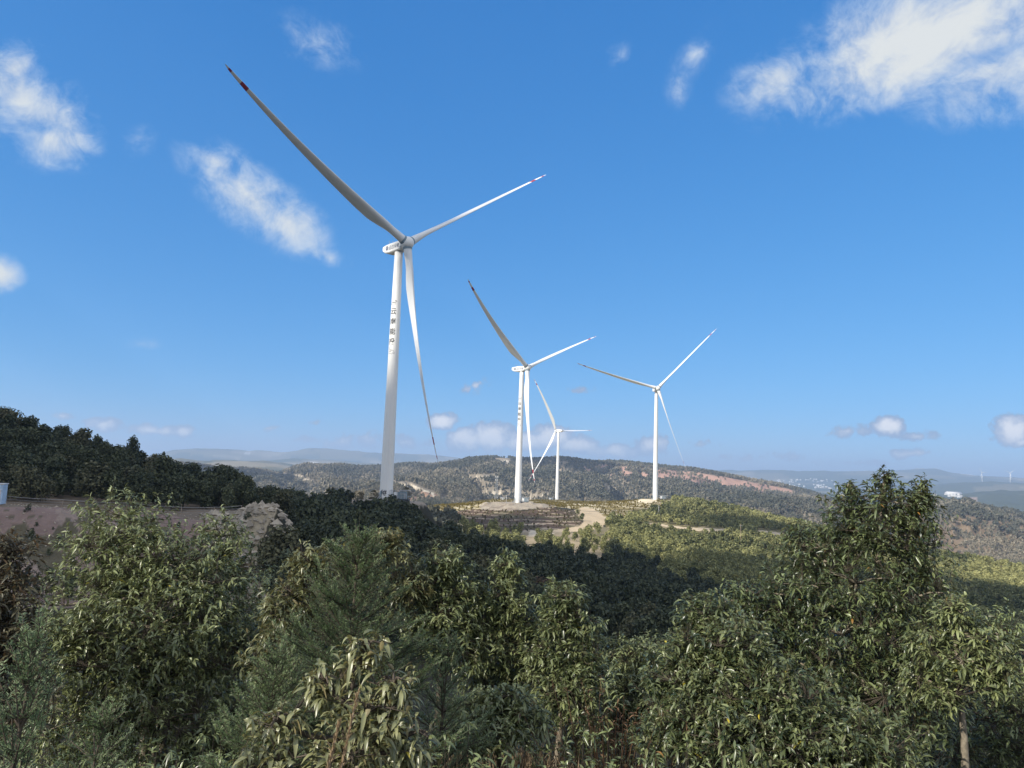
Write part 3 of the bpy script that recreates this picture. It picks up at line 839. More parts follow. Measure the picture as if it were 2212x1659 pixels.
def build_turbine(k, label, tower_text, base_text):
    base = TB[k]; H = HUBZ[k]
    root = empty('wind_turbine', base)
    tag(root, label, 'wind turbine', 'white wind turbines on the plateau')
    yaw = R(YAW[k])
    ax = np.array([math.cos(yaw), math.sin(yaw), 0.0])
    # tower
    topz = H - 2.6
    V = []; n = 48
    hs_ = np.linspace(-1.0, topz, 26)
    for h in hs_:
        rr = tower_r(max(h, 0) / topz)
        a = np.linspace(0, 2 * math.pi, n, endpoint=False)
        V.append(np.stack([rr * np.cos(a), rr * np.sin(a), np.full(n, h)], -1))
    V = np.vstack(V); i, j = np.meshgrid(np.arange(25), np.arange(n), indexing='ij')
    Fq = np.stack([i * n + j, i * n + (j + 1) % n, (i + 1) * n + (j + 1) % n, (i + 1) * n + j], -1).reshape(-1, 4)
    tw = obj('tower', npmesh('tower', V, [Fq, np.arange(25 * n, 26 * n)[None, :]], M['white'], True), root)
    for f_ in (.22, .46, .72):
        rr = tower_r(f_) + .02
        MB().tube([(0, 0, topz * f_ - .07), (0, 0, topz * f_ + .07)], rr, 48, False).build('flange_seam', M['white'], tw, smooth=True)
    # nacelle, hub
    up = np.array([0, 0, 1.0])
    nac = empty('nacelle', (0, 0, 0)); bpy.data.objects.remove(nac)
    V, Fc = nacelle_mesh()
    nm = bpy.data.meshes.new('nacelle'); nm.from_pydata(V, [], Fc); nm.materials.append(M['white']); nm.update()
    nac = obj('nacelle', nm, root, (0, 0, H - .55)); nac.rotation_euler = (0, 0, yaw)
    tb_ = MB().box((-2.6, 0, 1.78), (3.4, 2.6, .3), bev=.2).box((.8, .2, 1.78), (1.6, 2.2, .22), bev=.1)
    tb_.build('roof_hatch', M['white'], nac)
    an = MB()
    an.tube([(-5.6, .8, 1.9), (-5.6, .8, 3.6)], .05, 6).tube([(-5.6, -.8, 1.9), (-5.6, -.8, 3.3)], .05, 6).tube([(-5.9, -.8, 3.1), (-5.3, -.8, 3.35)], .05, 6).box((-5.6, .8, 3.65), (.4, .12, .12)).tube([(-5.6, .8, 2.6), (-5.6, -.8, 2.6)], .04, 6)
    an.build('wind_vane', M['steel'], nac)
    # shaft collar behind the hub
    MB().tube([(3.3, 0, .3), (4.0, 0, .38)], [1.7, 1.6], 28).build('shaft_collar', M['slate'], nac, smooth=False)
    # writing on the visible flank of the nacelle
    for side in (-1, 1):
        toc = -(base + np.array([0, 0, H]))
        nrm = np.array([-math.sin(yaw), math.cos(yaw), 0]) * side
        if nrm @ toc < 0 or k == 4: continue
        items = [text_tris('\u8fd0\u8fbe\u98ce\u7535', 1.7, 0.0, .25)]
        Vt, Tt = items[0]
        wdt = np.ptp(Vt[:, 0]); Vt = Vt + (1.0, 0)
        Vt = Vt * (1.0, 1.1)

        def place(V2):
            x = V2[:, 0] * (1 if side < 0 else -1) - 1.6
            return np.stack([x, np.full(len(x), side * 2.085), V2[:, 1] - .05], -1)
        lt = npmesh('lettering', place(Vt), [Tt], M['inkblue'])
        obj('lettering', lt, nac)
        lx = Vt[:, 0].min() - 1.1
        disc = np.vstack([[[0, 0]], np.array(arc(0, 0, .85, .85, 0, 345, 24))]) + (lx, .05)
        Td = np.array([(0, i + 1, (i + 1) % 24 + 1) for i in range(24)])
        em = obj('emblem', npmesh('emblem', place(disc), [Td], M['inkblue']), nac)
        wv = merge2([stroke([(lx, .05), (lx + .62 * math.cos(math.radians(a)), .05 + .62 * math.sin(math.radians(a)))], [.24, .12]) for a in (40, 140, 270)])
        Pw = place(wv[0]); Pw[:, 1] += side * .012
        obj('emblem_mark', npmesh('emblem_mark', Pw, [wv[1]], M['white']), em)
    # rotor frame: tilted axis
    a3 = np.array([math.cos(yaw) * math.cos(TILT), math.sin(yaw) * math.cos(TILT), math.sin(TILT)])
    hdir = np.cross([0, 0, 1.0], a3); hdir /= np.linalg.norm(hdir); vdir = np.cross(a3, hdir)
    hubc = np.array([ax[0] * OVER, ax[1] * OVER, H])
    # hub: rounded body with a blunt nose
    prof = [(-2.0, 0), (-2.0, 2.0), (-1.6, 2.3), (-.6, 2.45), (.6, 2.42), (1.4, 2.15), (2.0, 1.65), (2.4, .95), (2.5, 0)]
    V = []; n = 36
    for px_, rr in prof:
        a = np.linspace(0, 2 * math.pi, n, endpoint=False)
        V.append(np.stack([np.full(n, px_), rr * np.cos(a), rr * np.sin(a)], -1))
    V = np.vstack(V); i, j = np.meshgrid(np.arange(len(prof) - 1), np.arange(n), indexing='ij')
    Fq = np.stack([i * n + j, i * n + (j + 1) % n, (i + 1) * n + (j + 1) % n, (i + 1) * n + j], -1).reshape(-1, 4)
    hub = obj('hub', npmesh('hub', V, [Fq], M['white'], True), root)
    Mx = Matrix(((a3[0], hdir[0], vdir[0], hubc[0]), (a3[1], hdir[1], vdir[1], hubc[1]), (a3[2], hdir[2], vdir[2], hubc[2]), (0, 0, 0, 1)))
    hub.matrix_local = Mx
    bm_ = blade_mesh(PRE[k], 65)
    for q in range(3):
        az = R(AZ[k]) + q * 2 * math.pi / 3
        z = math.cos(az) * hdir + math.sin(az) * vdir
        x = a3
        yv = np.cross(z, x)
        b = obj('blade', bm_, root)
        b.matrix_local = Matrix(((x[0], yv[0], z[0], hubc[0]), (x[1], yv[1], z[1], hubc[1]), (x[2], yv[2], z[2], hubc[2]), (0, 0, 0, 1)))
        cu = MB().tube([hubc + z * 1.7, hubc + z * 2.62], [1.82, 1.68], 28, False)
        cu.build('blade_collar', M['slate'], root, smooth=True)
    # writing down the tower
    if tower_text:
        toc = math.atan2(-base[1], -base[0]) - R(32)

        def wrap(V2, h, lean=0):
            zz = V2[:, 1] + h
            rr = np.array([tower_r(z_ / topz) for z_ in zz]) + .03
            a = toc + V2[:, 0] / rr
            return np.stack([rr * np.cos(a), rr * np.sin(a), zz], -1)
        def zpx(y):
            t = (1082 - y) / (1082 - 547.3)
            d0 = ray(860, y); f_ = d0[2] / math.hypot(d0[0], d0[1])
            d1 = ray(834, 1082.5); f1 = d1[2] / math.hypot(d1[0], d1[1])
            return (f_ - f1) * math.hypot(TB[1][0], TB[1][1])
        items = []; last = None
        for ch, y in zip('\u4e91\u5357\u80fd\u6295', (675, 696.5, 718, 739.5)):
            Vt, Tt = finer(*text_tris(ch, 2.6, .045))
            Pw = wrap(Vt, zpx(y))
            obj('lettering', npmesh('lettering', Pw, [Tt], M['ink']), tw)
        # company mark: slanted letters in a swoosh
        lg = [text_tris('YEIG', .95, .012, .3)]
        lg.append(stroke(arc(.1, .0, 1.25, .95, 150, 20, 12), np.linspace(.03, .22, 12)))
        lg.append(stroke(arc(-.1, 0, 1.25, .95, 205, 320, 12), np.linspace(.2, .03, 12)))
        Vm, Tm = finer(*merge2(lg))
        obj('emblem', npmesh('emblem', wrap(Vm, zpx(656)), [Tm], M['ink']), tw)
        # line drawing of a small elephant with its trunk raised
        e = []
        e.append(stroke([(-.75, 1.65), (-.6, 1.8), (-.5, 1.6), (-.62, 1.3), (-.72, 1.0), (-.6, .7), (-.35, .62), (-.1, .75), (.15, .6), (.2, .35), (.05, .05), (-.2, -.05)], .1))
        e.append(stroke([(-.85, 1.5), (-.9, 1.1), (-.95, .75), (-.9, .35), (-.7, -.05), (-.35, -.2), (0, -.15)], .1))
        e.append(stroke(arc(.35, -.45, .95, .85, 95, -35, 12), .1))
        e.append(stroke([(-.75, -.1), (-.95, -.7), (-.9, -1.0), (-.6, -1.1), (-.45, -.8), (-.1, -.85), (.1, -1.1), (.5, -1.1), (.75, -.75), (.7, -.45)], .1))
        e.append(stroke([(1.25, -.4), (1.45, -.7), (1.3, -1.0)], .1))
        e.append(stroke(arc(-.15, .3, .3, .25, 120, 400, 9), .08))
        Vm, Tm = finer(*merge2(e))
        obj('elephant_drawing', npmesh('elephant_drawing', wrap(Vm * .95, zpx(761)), [Tm], M['ink']), tw)
    if base_text:
        toc = math.atan2(-base[1], -base[0]) - R(28)
        Vt, Tt = finer(*text_tris(base_text, 2.4, .03))
        rr = 2.46
        a = toc + Vt[:, 0] / rr
        obj('number', npmesh('number', np.stack([rr * np.cos(a), rr * np.sin(a), Vt[:, 1] + 3.3], -1), [Tt], M['ink']), tw)
    # steps up to the tower door
    st = MB()
    ta = math.atan2(-base[1], -base[0]) - R(55)
    d = np.array([math.cos(ta), math.sin(ta)])
    for q in range(6):
        p = d * (2.3 + .35 * (6 - q)); st.box((p[0], p[1], .25 + .28 * q), (.36, 1.3, .1), ta)
    for s_ in (-.65, .65):
        o_ = np.array([-d[1], d[0]]) * s_
        st.tube([(*(d * 4.5 + o_), .1), (*(d * 2.45 + o_), 1.75), (*(d * 2.45 + o_), 2.8)], .05, 5)
        st.tube([(*(d * 4.5 + o_), .1), (*(d * 4.5 + o_), 1.1), (*(d * 2.45 + o_), 2.8)], .04, 5)
    st.build('steps', M['steel'], root)
    dr = MB().box((d[0] * 2.4, d[1] * 2.4, 2.6), (.14, 1.0, 2.1), ta, bev=.05)
    dr.build('door', M['slate'], root)


def build_station(k, off, label, rz, elevated):
    """fenced platform with transformer cabinet beside a tower"""
    p = TB[k] + np.array([*off, 0]); p[2] = zat(p[0], p[1])
    root = empty('transformer_station', p, rz)
    tag(root, label, 'transformer station', 'transformer stations beside the turbine towers')
    L, Wd, hh = 7.2, 3.2, .9
    MB().box((0, 0, hh / 2 - .5), (L * .9, Wd * .86, hh + 1), bev=.08).build('plinth', M['darkslab'], root)
    MB().box((0, 0, hh + .11), (L, Wd, .22)).build('platform', M['darkslab'], root)
    c = MB().box((.9, .1, hh + 1.52), (3.0, 2.2, 2.6), bev=.06)
    c.build('container', M['slate'], root)
    v_ = MB()
    for q in range(5): v_.box((.25 + .3 * q, -1.035, hh + 2.1), (.22, .05, .7))
    v_.build('vent_grille', M['steel'], root)
    MB().box((-1.55, -.5, hh + 1.47), (1.5, 1.1, 2.5), bev=.05).build('cabinet', M['cabinet'], root)
    MB().box((2.0, -1.04, hh + 1.4), (.8, .05, 1.9)).build('door', M['steel'], root)
    rl = MB()
    for x in np.linspace(-L / 2 + .1, L / 2 - .1, 6):
        for y in (-Wd / 2 + .08, Wd / 2 - .08):
            rl.tube([(x, y, hh + .2), (x, y, hh + 3.3)], .05, 5)
    for y in (-Wd / 2 + .08, Wd / 2 - .08):
        for z in (3.3, 1.25, .75):
            rl.tube([(-L / 2 + .1, y, hh + z), (L / 2 - .1, y, hh + z)], .05 if z < 3 else .08, 5)
    for x in (-L / 2 + .1, L / 2 - .1):
        for z in (3.3, 1.25):
            rl.tube([(x, -Wd / 2 + .08, hh + z), (x, Wd / 2 - .08, hh + z)], .05, 5)
    rl.build('railing', M['steel'], root)
    st = MB()
    for q in range(4): st.box((.4, -Wd / 2 - .25 - .28 * q, hh - .1 - .24 * q), (1.0, .28, .08))
    st.tube([(-.1, -Wd / 2 - .1, hh + 1.1), (-.1, -Wd / 2 - 1.2, .9)], .04, 5).tube([(.9, -Wd / 2 - .1, hh + 1.1), (.9, -Wd / 2 - 1.2, .9)], .04, 5)
    st.build('stairs', M['steel'], root)


build_turbine(1, 'largest white wind turbine, black number 4# at its tower foot, rising behind the shaded wood', True, '4#')
build_turbine(2, 'lettered white wind turbine standing on the grey gravel mound above the dark terraces', True, None)
build_turbine(4, 'white wind turbine facing the viewer beside a pale earth heap and green woodland', False, None)
build_turbine(3, 'farthest big wind turbine, its nacelle turned the other way from its neighbours', False, None)
build_station(1, (5.6, -3.0), 'railed transformer station at the foot of the largest turbine, half behind treetops', R(-4), True)
build_station(2, (5.2, -4.2), 'railed transformer station with white cabinet on the grey gravel mound', R(-3), True)
build_station(4, (6.8, -2.5), 'railed transformer station beside the turbine at the edge of green woodland', R(5), True)
build_station(3, (-8.5, -2.5), 'small pale transformer station beside the farthest big turbine', R(4), True)


# ------------------------------------------------------------------ woods


def crown_arrays(seed, n, rad=(1.0, 1.0, 1.1), leaf=.26, lobes=7, cone=0.0, low=-.75):
    """small leaf clumps spread through the lobes of a crown of about unit radius; base of crown at z = 0"""
    g = np.random.default_rng(seed)
    cs = []
    for q in range(lobes):
        a = g.uniform(0, 2 * math.pi); h = g.uniform(-.55, .75)
        rr = g.uniform(.25, .62) * (1 - cone * (h + .6) / 1.4)
        cs.append((rr * math.cos(a), rr * math.sin(a), h, g.uniform(.38, .62) * (1 - .5 * cone * max(h, 0))))
    cs.append((0, 0, .1, .7)); cs.append((g.uniform(-.15, .15), g.uniform(-.15, .15), .7, .45))
    P = []; N = []; T = []
    for q in range(n):
        c = cs[g.integers(len(cs))]
        d = g.normal(size=3); d /= np.linalg.norm(d)
        if d[2] < -.3 and g.random() < .5: d[2] *= -1
        k = c[3] * (g.uniform(.55, 1.08) if g.random() < .8 else g.uniform(.2, .6))
        p = np.array(c[:3]) + d * k
        if p[2] < low: p[2] = low + g.uniform(0, .2)
        nn = d + g.normal(size=3) * .55 + np.array([0, 0, .35]); nn /= np.linalg.norm(nn)
        P.append(p * rad); N.append(nn); T.append(g.uniform(0, 1))
    P = np.array(P); N = np.array(N); T = np.array(T)
    a = np.cross(N, g.normal(size=(n, 3))); a /= np.linalg.norm(a, axis=1)[:, None]; b = np.cross(N, a)
    s1 = leaf * g.uniform(.6, 1.35, (n, 1)); s2 = leaf * g.uniform(.45, .95, (n, 1))
    V = np.stack([P - a * s1, P - b * s2 + N * leaf * .25, P + a * s1 - N * leaf * .2, P + b * s2 + N * leaf * .2], 1).reshape(-1, 3)
    Fq = np.arange(4 * n).reshape(n, 4)
    V[:, 2] += .95 * rad[2]
    return V, Fq, np.repeat(T, 4)


def scatter(seed, r0, r1, spacing, kinds, x0=-120, x1=2330):
    """jittered points on the ground inside the view wedge; returns x, y, z, kind, r"""
    g = np.random.default_rng(seed)
    a0, a1 = azim(x0), azim(x1)
    xs = np.arange(min(0, r1 * math.sin(a0)), r1 * math.sin(a1), spacing)
    ys = np.arange(r0 * math.cos(max(abs(a0), abs(a1))) - spacing, r1, spacing)
    X, Y = np.meshgrid(xs, ys)
    X = (X + g.uniform(-.46, .46, X.shape) * spacing).ravel(); Y = (Y + g.uniform(-.46, .46, Y.shape) * spacing).ravel()
    r = np.hypot(X, Y); th = np.arctan2(X, Y)
    m = (r > r0) & (r < r1) & (th > a0) & (th < a1)
    X, Y = X[m], Y[m]
    Z = height(X, Y)
    _, _, dens, kind, px, py, r = classify(X, Y, Z)
    m = np.isin(kind, kinds) & (g.random(len(X)) < dens)
    return X[m], Y[m], Z[m], kind[m], r[m], px[m], py[m]


def hidden(px, py, r, zt, x, y):
    """rough test: is the top of a tree behind nearer ground?"""
    res = np.zeros(len(x), bool)
    el = zt / r
    for f in (.97, .94, .9, .85, .79, .72, .64, .55, .46):
        gx, gy = x * f, y * f
        e = (height(gx, gy) + 1.0) / (r * f)
        res |= e > el
    return res


def merged(name, pts, sizes, variants, m_, g, kind='stuff', hscale=None, patch=None):
    """one object holding a whole mass of crowns"""
    Vs = []; Fs = []; Ts = []; n0 = 0
    which = g.integers(0, len(variants), len(pts))
    for vi, (V, Fq, T) in enumerate(variants):
        idx = np.where(which == vi)[0]
        if not len(idx): continue
        a = g.uniform(0, 2 * math.pi, len(idx)); s_ = sizes[idx]
        hs2 = s_ * (hscale[idx] if hscale is not None else 1)
        ca, sa = np.cos(a), np.sin(a)
        W_ = np.empty((len(idx), len(V), 3), np.float32)
        W_[..., 0] = (V[None, :, 0] * ca[:, None] - V[None, :, 1] * sa[:, None]) * s_[:, None] + pts[idx, 0:1]
        W_[..., 1] = (V[None, :, 0] * sa[:, None] + V[None, :, 1] * ca[:, None]) * s_[:, None] + pts[idx, 1:2]
        W_[..., 2] = V[None, :, 2] * hs2[:, None] + pts[idx, 2:3]
        Vs.append(W_.reshape(-1, 3))
        Fs.append((Fq[None] + (np.arange(len(idx)) * len(V))[:, None, None] + n0).reshape(-1, 4))
        tt = T[None, :] * .5 + g.uniform(0, .4, (len(idx), 1)) + (0 if patch is None else np.clip(fbm(pts[idx, 0] / patch, pts[idx, 1] / patch, 4, 88) * 1.3, -.35, .35)[:, None]); Ts.append(tt.ravel().astype(np.float32))
        n0 += len(idx) * len(V)
    me = npmesh(name, np.vstack(Vs), [np.vstack(Fs)], m_, False, {'tone': np.concatenate(Ts)})
    return tag(obj(name, me), kind=kind)


def tree_variants(prefix, m_, n_var, n_leaf, leaf, seed, **kw):
    """crown and trunk of a woodland tree, unit sized, as one mesh each"""
    res = []
    for q in range(n_var):
        V, Fq, T = crown_arrays(seed + q, n_leaf, leaf=leaf, **kw)
        b = MB().tube([(0, 0, -.3), (.03, .02, .6), (-.02, .03, 1.5)], [.07, .055, .02], 6)
        Vt = np.concatenate(b.v); Ft = [f for f in b.f if len(f) == 4]
        me = npmesh(prefix, np.vstack([V, Vt]), [Fq, np.array(Ft) + len(V)], [m_, M['bark']], False,
                    {'tone': np.concatenate([T, np.zeros(len(Vt))])}, fmat=np.concatenate([np.zeros(len(Fq)), np.ones(len(Ft))]))
        res.append(me)
    return res


def build_woods():
    g = np.random.default_rng(21)
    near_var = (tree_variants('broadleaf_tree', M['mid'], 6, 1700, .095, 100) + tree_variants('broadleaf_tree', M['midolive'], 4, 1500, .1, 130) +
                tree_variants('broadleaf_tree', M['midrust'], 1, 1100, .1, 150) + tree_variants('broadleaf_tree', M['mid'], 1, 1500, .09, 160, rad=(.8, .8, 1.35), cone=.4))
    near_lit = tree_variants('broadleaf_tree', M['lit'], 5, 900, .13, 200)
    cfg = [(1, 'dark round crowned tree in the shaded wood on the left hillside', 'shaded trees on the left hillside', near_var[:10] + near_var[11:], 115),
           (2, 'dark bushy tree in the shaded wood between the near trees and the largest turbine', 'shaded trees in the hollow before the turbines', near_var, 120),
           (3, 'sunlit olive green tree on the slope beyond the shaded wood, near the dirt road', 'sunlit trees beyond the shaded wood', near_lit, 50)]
    x, y, z, kind, r, px, py = scatter(31, 62, 430, 4.1, (1, 2, 3))
    m = ~((kind == 2) & (r < 100) & (px < 560))
    x, y, z, kind, r, px, py = (v[m] for v in (x, y, z, kind, r, px, py))
    size = (1.35 + 2.0 * g.uniform(0, 1, len(x)) ** 1.3) * np.where(kind == 3, .82, 1.0)
    hid = hidden(px, py, r, z + size * 2, x, y)
    x, y, z, kind, r, px, size = (v[~hid] for v in (x, y, z, kind, r, px, size))
    rest = np.ones(len(x), bool)
    for kd, label, grp, var, cnt in cfg:
        inview = (kind == kd) & (px > -30) & (px < 2240)
        if kd == 2: inview &= ~((px > 1720) & (px < 1980))
        idx = np.where(inview)[0]; idx = idx[np.argsort(r[idx] / size[idx])][:cnt]
        for i in idx:
            o = obj('broadleaf_tree', var[int(g.integers(len(var)))], None, (x[i], y[i], z[i] - .1))
            o.rotation_euler = (0, 0, float(g.uniform(0, 6.28))); s_ = float(size[i])
            o.scale = (s_, s_, s_ * float(g.uniform(.95, 1.25)))
            tag(o, label, 'tree', grp)
            rest[i] = False
    lowv = [crown_arrays(300 + q, 420, leaf=.17) for q in range(5)]
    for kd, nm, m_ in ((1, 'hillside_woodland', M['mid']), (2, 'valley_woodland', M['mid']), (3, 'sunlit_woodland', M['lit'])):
        q = rest & (kind == kd)
        if q.sum():
            merged(nm, np.stack([x[q], y[q], z[q] - .2], -1), size[q], lowv, m_, g, hscale=g.uniform(.95, 1.25, q.sum()))
    # sunlit wood farther off
    x, y, z, kind, r, px, py = scatter(33, 430, 965, 3.9, (3,))
    size = .95 + 1.5 * g.uniform(0, 1, len(x)) ** 1.6
    hid = hidden(px, py, r, z + size * 2.2, x, y)
    q = ~hid
    v2 = [crown_arrays(320 + q_, 110, leaf=.33) for q_ in range(5)]
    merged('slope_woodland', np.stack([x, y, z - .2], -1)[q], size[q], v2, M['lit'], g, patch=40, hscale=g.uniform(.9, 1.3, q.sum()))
    # orchard bushes and terrace scrub
    x, y, z, kind, r, px, py = scatter(35, 310, 1180, 2.9, (5, 6))
    v3 = [crown_arrays(340 + q_, 34, leaf=.5, lobes=4) for q_ in range(4)]
    for kd, nm, m_ in ((5, 'orchard_bushes', M['orchard']), (6, 'terrace_scrub', M['scrub'])):
        q = kind == kd
        row = np.sin((z * (1.9) + y * .05) * 2.6) if kd == 5 else np.sin(z / 1.25 * 6.28)
        q &= (row < .75) if kd == 5 else (g.random(len(x)) < .8)
        merged(nm, np.stack([x, y, z - .1], -1)[q], g.uniform(.35, .85, q.sum()) * (1 if kd == 5 else g.uniform(.6, 1.2, q.sum())), v3, m_, g)
    # hill woods: lots of far small crowns
    x, y, z, kind, r, px, py = scatter(37, 300, 1500, 5.6, (4,))
    size = g.uniform(1.6, 3.0, len(x)); hid = hidden(px, py, r, z + size * 2.2, x, y); q = ~hid
    v4 = [crown_arrays(360 + q_, 44, leaf=.5, lobes=5) for q_ in range(5)]
    merged('near_hill_woodland', np.stack([x, y, z - .3], -1)[q], size[q], v4, M['far'], g, patch=90, hscale=g.uniform(.9, 1.35, q.sum()))
    x, y, z, kind, r, px, py = scatter(38, 1500, 3000, 8.0, (4,))
    size = g.uniform(2.2, 4.4, len(x)); hid = hidden(px, py, r, z + size * 2.2, x, y); q = ~hid
    v5 = [crown_arrays(380 + q_, 20, leaf=.68, lobes=4) for q_ in range(5)]
    merged('hill_woodland', np.stack([x, y, z - .5], -1)[q], size[q], v5, M['far'], g, patch=170, hscale=g.uniform(.9, 1.3, q.sum()))


build_woods()

# ------------------------------------------------------------------ clouds overhead, behind the camera: their shadows lie on the hills


def build_cloud(spots, alt, cell):
    """spots: photo column, range, radius of the ground shadow each heap of the cloud throws"""
    k = alt / math.sin(SUN_EL)
    pts = []
    for px, r, rad in spots:
        p = ground_at(px, r); q = p + SUN * ((alt - p[2]) / SUN[2]); pts.append((q[0], q[1], rad))
    pts = np.array(pts)
    lo = (pts[:, :2] - pts[:, 2:3]).min(0) - 3 * cell; hi = (pts[:, :2] + pts[:, 2:3]).max(0) + 3 * cell
    nx, ny = int((hi[0] - lo[0]) / cell) + 1, int((hi[1] - lo[1]) / cell) + 1
    X, Y = np.meshgrid(lo[0] + np.arange(nx) * cell, lo[1] + np.arange(ny) * cell, indexing='ij')
    f = np.full_like(X, -1.0)
    for x, y, rad in pts:
        f = np.maximum(f, 1 - ((X - x) ** 2 + (Y - y) ** 2) / rad ** 2)
    f = f + .35 * fbm(X / 45, Y / 45, 4, 61) * (f > -.5)
    inside = f > 0
    cellmask = inside[:-1, :-1] & inside[1:, :-1] & inside[1:, 1:] & inside[:-1, 1:]
    ft = np.clip(f, 0, 1)
    top = alt + 42 * np.sqrt(ft) * (1 + .5 * fbm(X / 30, Y / 30, 3, 62)); bot = alt - 9 * np.sqrt(ft)
    n = nx * ny
    V = np.vstack([np.stack([X.ravel(), Y.ravel(), top.ravel()], -1), np.stack([X.ravel(), Y.ravel(), bot.ravel()], -1)])
    i, j = np.where(cellmask)
    a = i * ny + j; b = (i + 1) * ny + j; c = (i + 1) * ny + j + 1; d = i * ny + j + 1
    Fs = [np.stack([a, b, c, d], -1), np.stack([a, d, c, b], -1) + n]
    side = []
    pad = np.pad(cellmask, 1)
    for di, dj, e0, e1 in ((-1, 0, d, a), (1, 0, b, c), (0, -1, a, b), (0, 1, c, d)):
        o_ = ~pad[i + 1 + di, j + 1 + dj]
        side.append(np.stack([e0[o_], e1[o_], e1[o_] + n, e0[o_] + n], -1))
    Fs.append(np.vstack(side)[:, ::-1])
    used = np.unique(np.concatenate([f_.ravel() for f_ in Fs])); mp = np.full(len(V), -1); mp[used] = np.arange(len(used))
    me = npmesh('cloud', V[used], [mp[f_] for f_ in Fs], M['cloud'], True)
    return tag(obj('cloud', me), kind='stuff')


mc, kc = mat('cloud')
finish(kc, kc.n('ShaderNodeBsdfDiffuse', {'Color': (.85, .86, .88, 1)}).outputs[0])
M['cloud'] = mc
build_cloud([(-150, 200, 90), (60, 190, 75), (180, 205, 75), (300, 200, 70), (450, 180, 62), (560, 190, 60), (80, 120, 50), (300, 118, 45), (470, 122, 32), (-100, 120, 60),
             (650, 190, 66), (760, 180, 60), (850, 205, 64), (800, 268, 36), (860, 272, 30), (950, 200, 70), (1030, 245, 52), (1150, 185, 76), (1180, 245, 50), (1300, 195, 76), (1330, 235, 50), (1450, 180, 82), (1480, 220, 55),
             (1600, 180, 84), (1700, 190, 90), (1850, 215, 90), (2020, 300, 105), (2120, 400, 115), (2170, 460, 95), (2330, 450, 130), (2250, 250, 110),
             (1130, 290, 30), (1240, 288, 34), (1340, 280, 44), (1440, 262, 48), (300, 78, 26), (650, 86, 36), (900, 92, 40), (1200, 92, 40), (1500, 100, 46), (1800, 110, 50),
             (985, 400, 34), (1000, 440, 30)], 960, 7.0)
build_cloud([(1600, 590, 26), (1640, 640, 36), (1560, 640, 24), (1690, 620, 30)], 1000, 5.0)
build_cloud([(500, 2300, 150), (540, 2500, 160), (590, 2350, 100)], 1150, 22.0)
build_cloud([(1190, 2450, 130), (1240, 2500, 130), (1290, 2350, 90)], 1100, 22.0)


# ------------------------------------------------------------------ near trees, leaf by leaf


def leaves(P0, D, L, g, wid=.24, droop=.55, fold=.22, ns=5):
    """curved folded leaves: start points, directions, lengths -> vertices, quads"""
    n = len(P0)
    D = D / np.linalg.norm(D, axis=1)[:, None]
    dr = droop * g.uniform(.5, 1.5, n)
    up = np.array([0, 0, 1.0])
    sd = np.cross(D, up) + g.normal(size=(n, 3)) * .35
    sd -= (sd * D).sum(1)[:, None] * D
    sd /= np.linalg.norm(sd, axis=1)[:, None] + 1e-9
    nm = np.cross(sd, D)
    t = np.linspace(0, 1, ns)
    wprof = np.interp(t, [0, .12, .4, .7, 1], [.08, .6, 1, .72, .03])
    C_ = P0[:, None] + L[:, None, None] * (t[None, :, None] * D[:, None] * (1 - .25 * dr[:, None, None] * t[None, :, None]) - (dr[:, None] * t[None] ** 2)[..., None] * up * .62)
    wv = (L * wid)[:, None] * wprof[None] * .5
    A = C_ + sd[:, None] * wv[..., None] + nm[:, None] * (wv * fold * 2)[..., None]
    B = C_ - sd[:, None] * wv[..., None] + nm[:, None] * (wv * fold * 2)[..., None]
    V = np.stack([A, C_, B], 2).reshape(n, ns * 3, 3)
    q = []
    for k in range(ns - 1):
        q += [(k * 3 + 3, k * 3 + 4, k * 3 + 1, k * 3), (k * 3 + 4, k * 3 + 5, k * 3 + 2, k * 3 + 1)]
    Fq = (np.array(q)[None] + (np.arange(n) * ns * 3)[:, None, None]).reshape(-1, 4)
    return V.reshape(-1, 3), Fq, ns * 3


def rosettes(P, A, g, per=(7, 11), L=.12, wid=.26, droop=.55, spread=1.0):
    """leaf sprays at twig ends P pointing along A"""
    cnt = g.integers(per[0], per[1] + 1, len(P))
    k = np.repeat(np.arange(len(P)), cnt)
    n = len(k)
    A = A / np.linalg.norm(A, axis=1)[:, None]
    a = A[k]
    r1 = np.cross(a, g.normal(size=(n, 3))); r1 /= np.linalg.norm(r1, axis=1)[:, None]
    ang = np.radians(g.uniform(28, 95, n)) * spread
    D = a * np.cos(ang)[:, None] + r1 * np.sin(ang)[:, None]
    back_ = g.uniform(0, 1, n) ** 1.5 * L * 1.2
    P0 = P[k] - a * back_[:, None]
    Ls = L * .86 * g.uniform(.5, 1.25, n)
    V, Fq, m_ = leaves(P0, D, Ls, g, wid, droop)
    clump = g.uniform(0, 1, len(P))
    tone = np.clip(.62 * clump[k] + .38 * g.uniform(0, 1, n), 0, .95)
    tone = np.where(g.random(n) < .002, 1.0, tone)
    return V, Fq, np.repeat(tone, m_)


def sticks(A, B, ra, rb):
    """three sided twigs from points A to points B"""
    d = B - A; d /= np.linalg.norm(d, axis=1)[:, None] + 1e-9
    s_ = np.cross(d, np.array([.3, .2, 1.0])); s_ /= np.linalg.norm(s_, axis=1)[:, None] + 1e-9; t_ = np.cross(d, s_)
    n = len(A); V = np.empty((n, 6, 3))
    for k in range(3):
        c_, q = math.cos(k * 2.0944), math.sin(k * 2.0944)
        o_ = s_ * c_ + t_ * q
        V[:, k] = A + o_ * np.reshape(ra, (-1, 1)); V[:, 3 + k] = B + o_ * np.reshape(rb, (-1, 1))
    f = np.array([(0, 1, 4, 3), (1, 2, 5, 4), (2, 0, 3, 5)])
    return V.reshape(-1, 3), (f[None] + (np.arange(n) * 6)[:, None, None]).reshape(-1, 4)


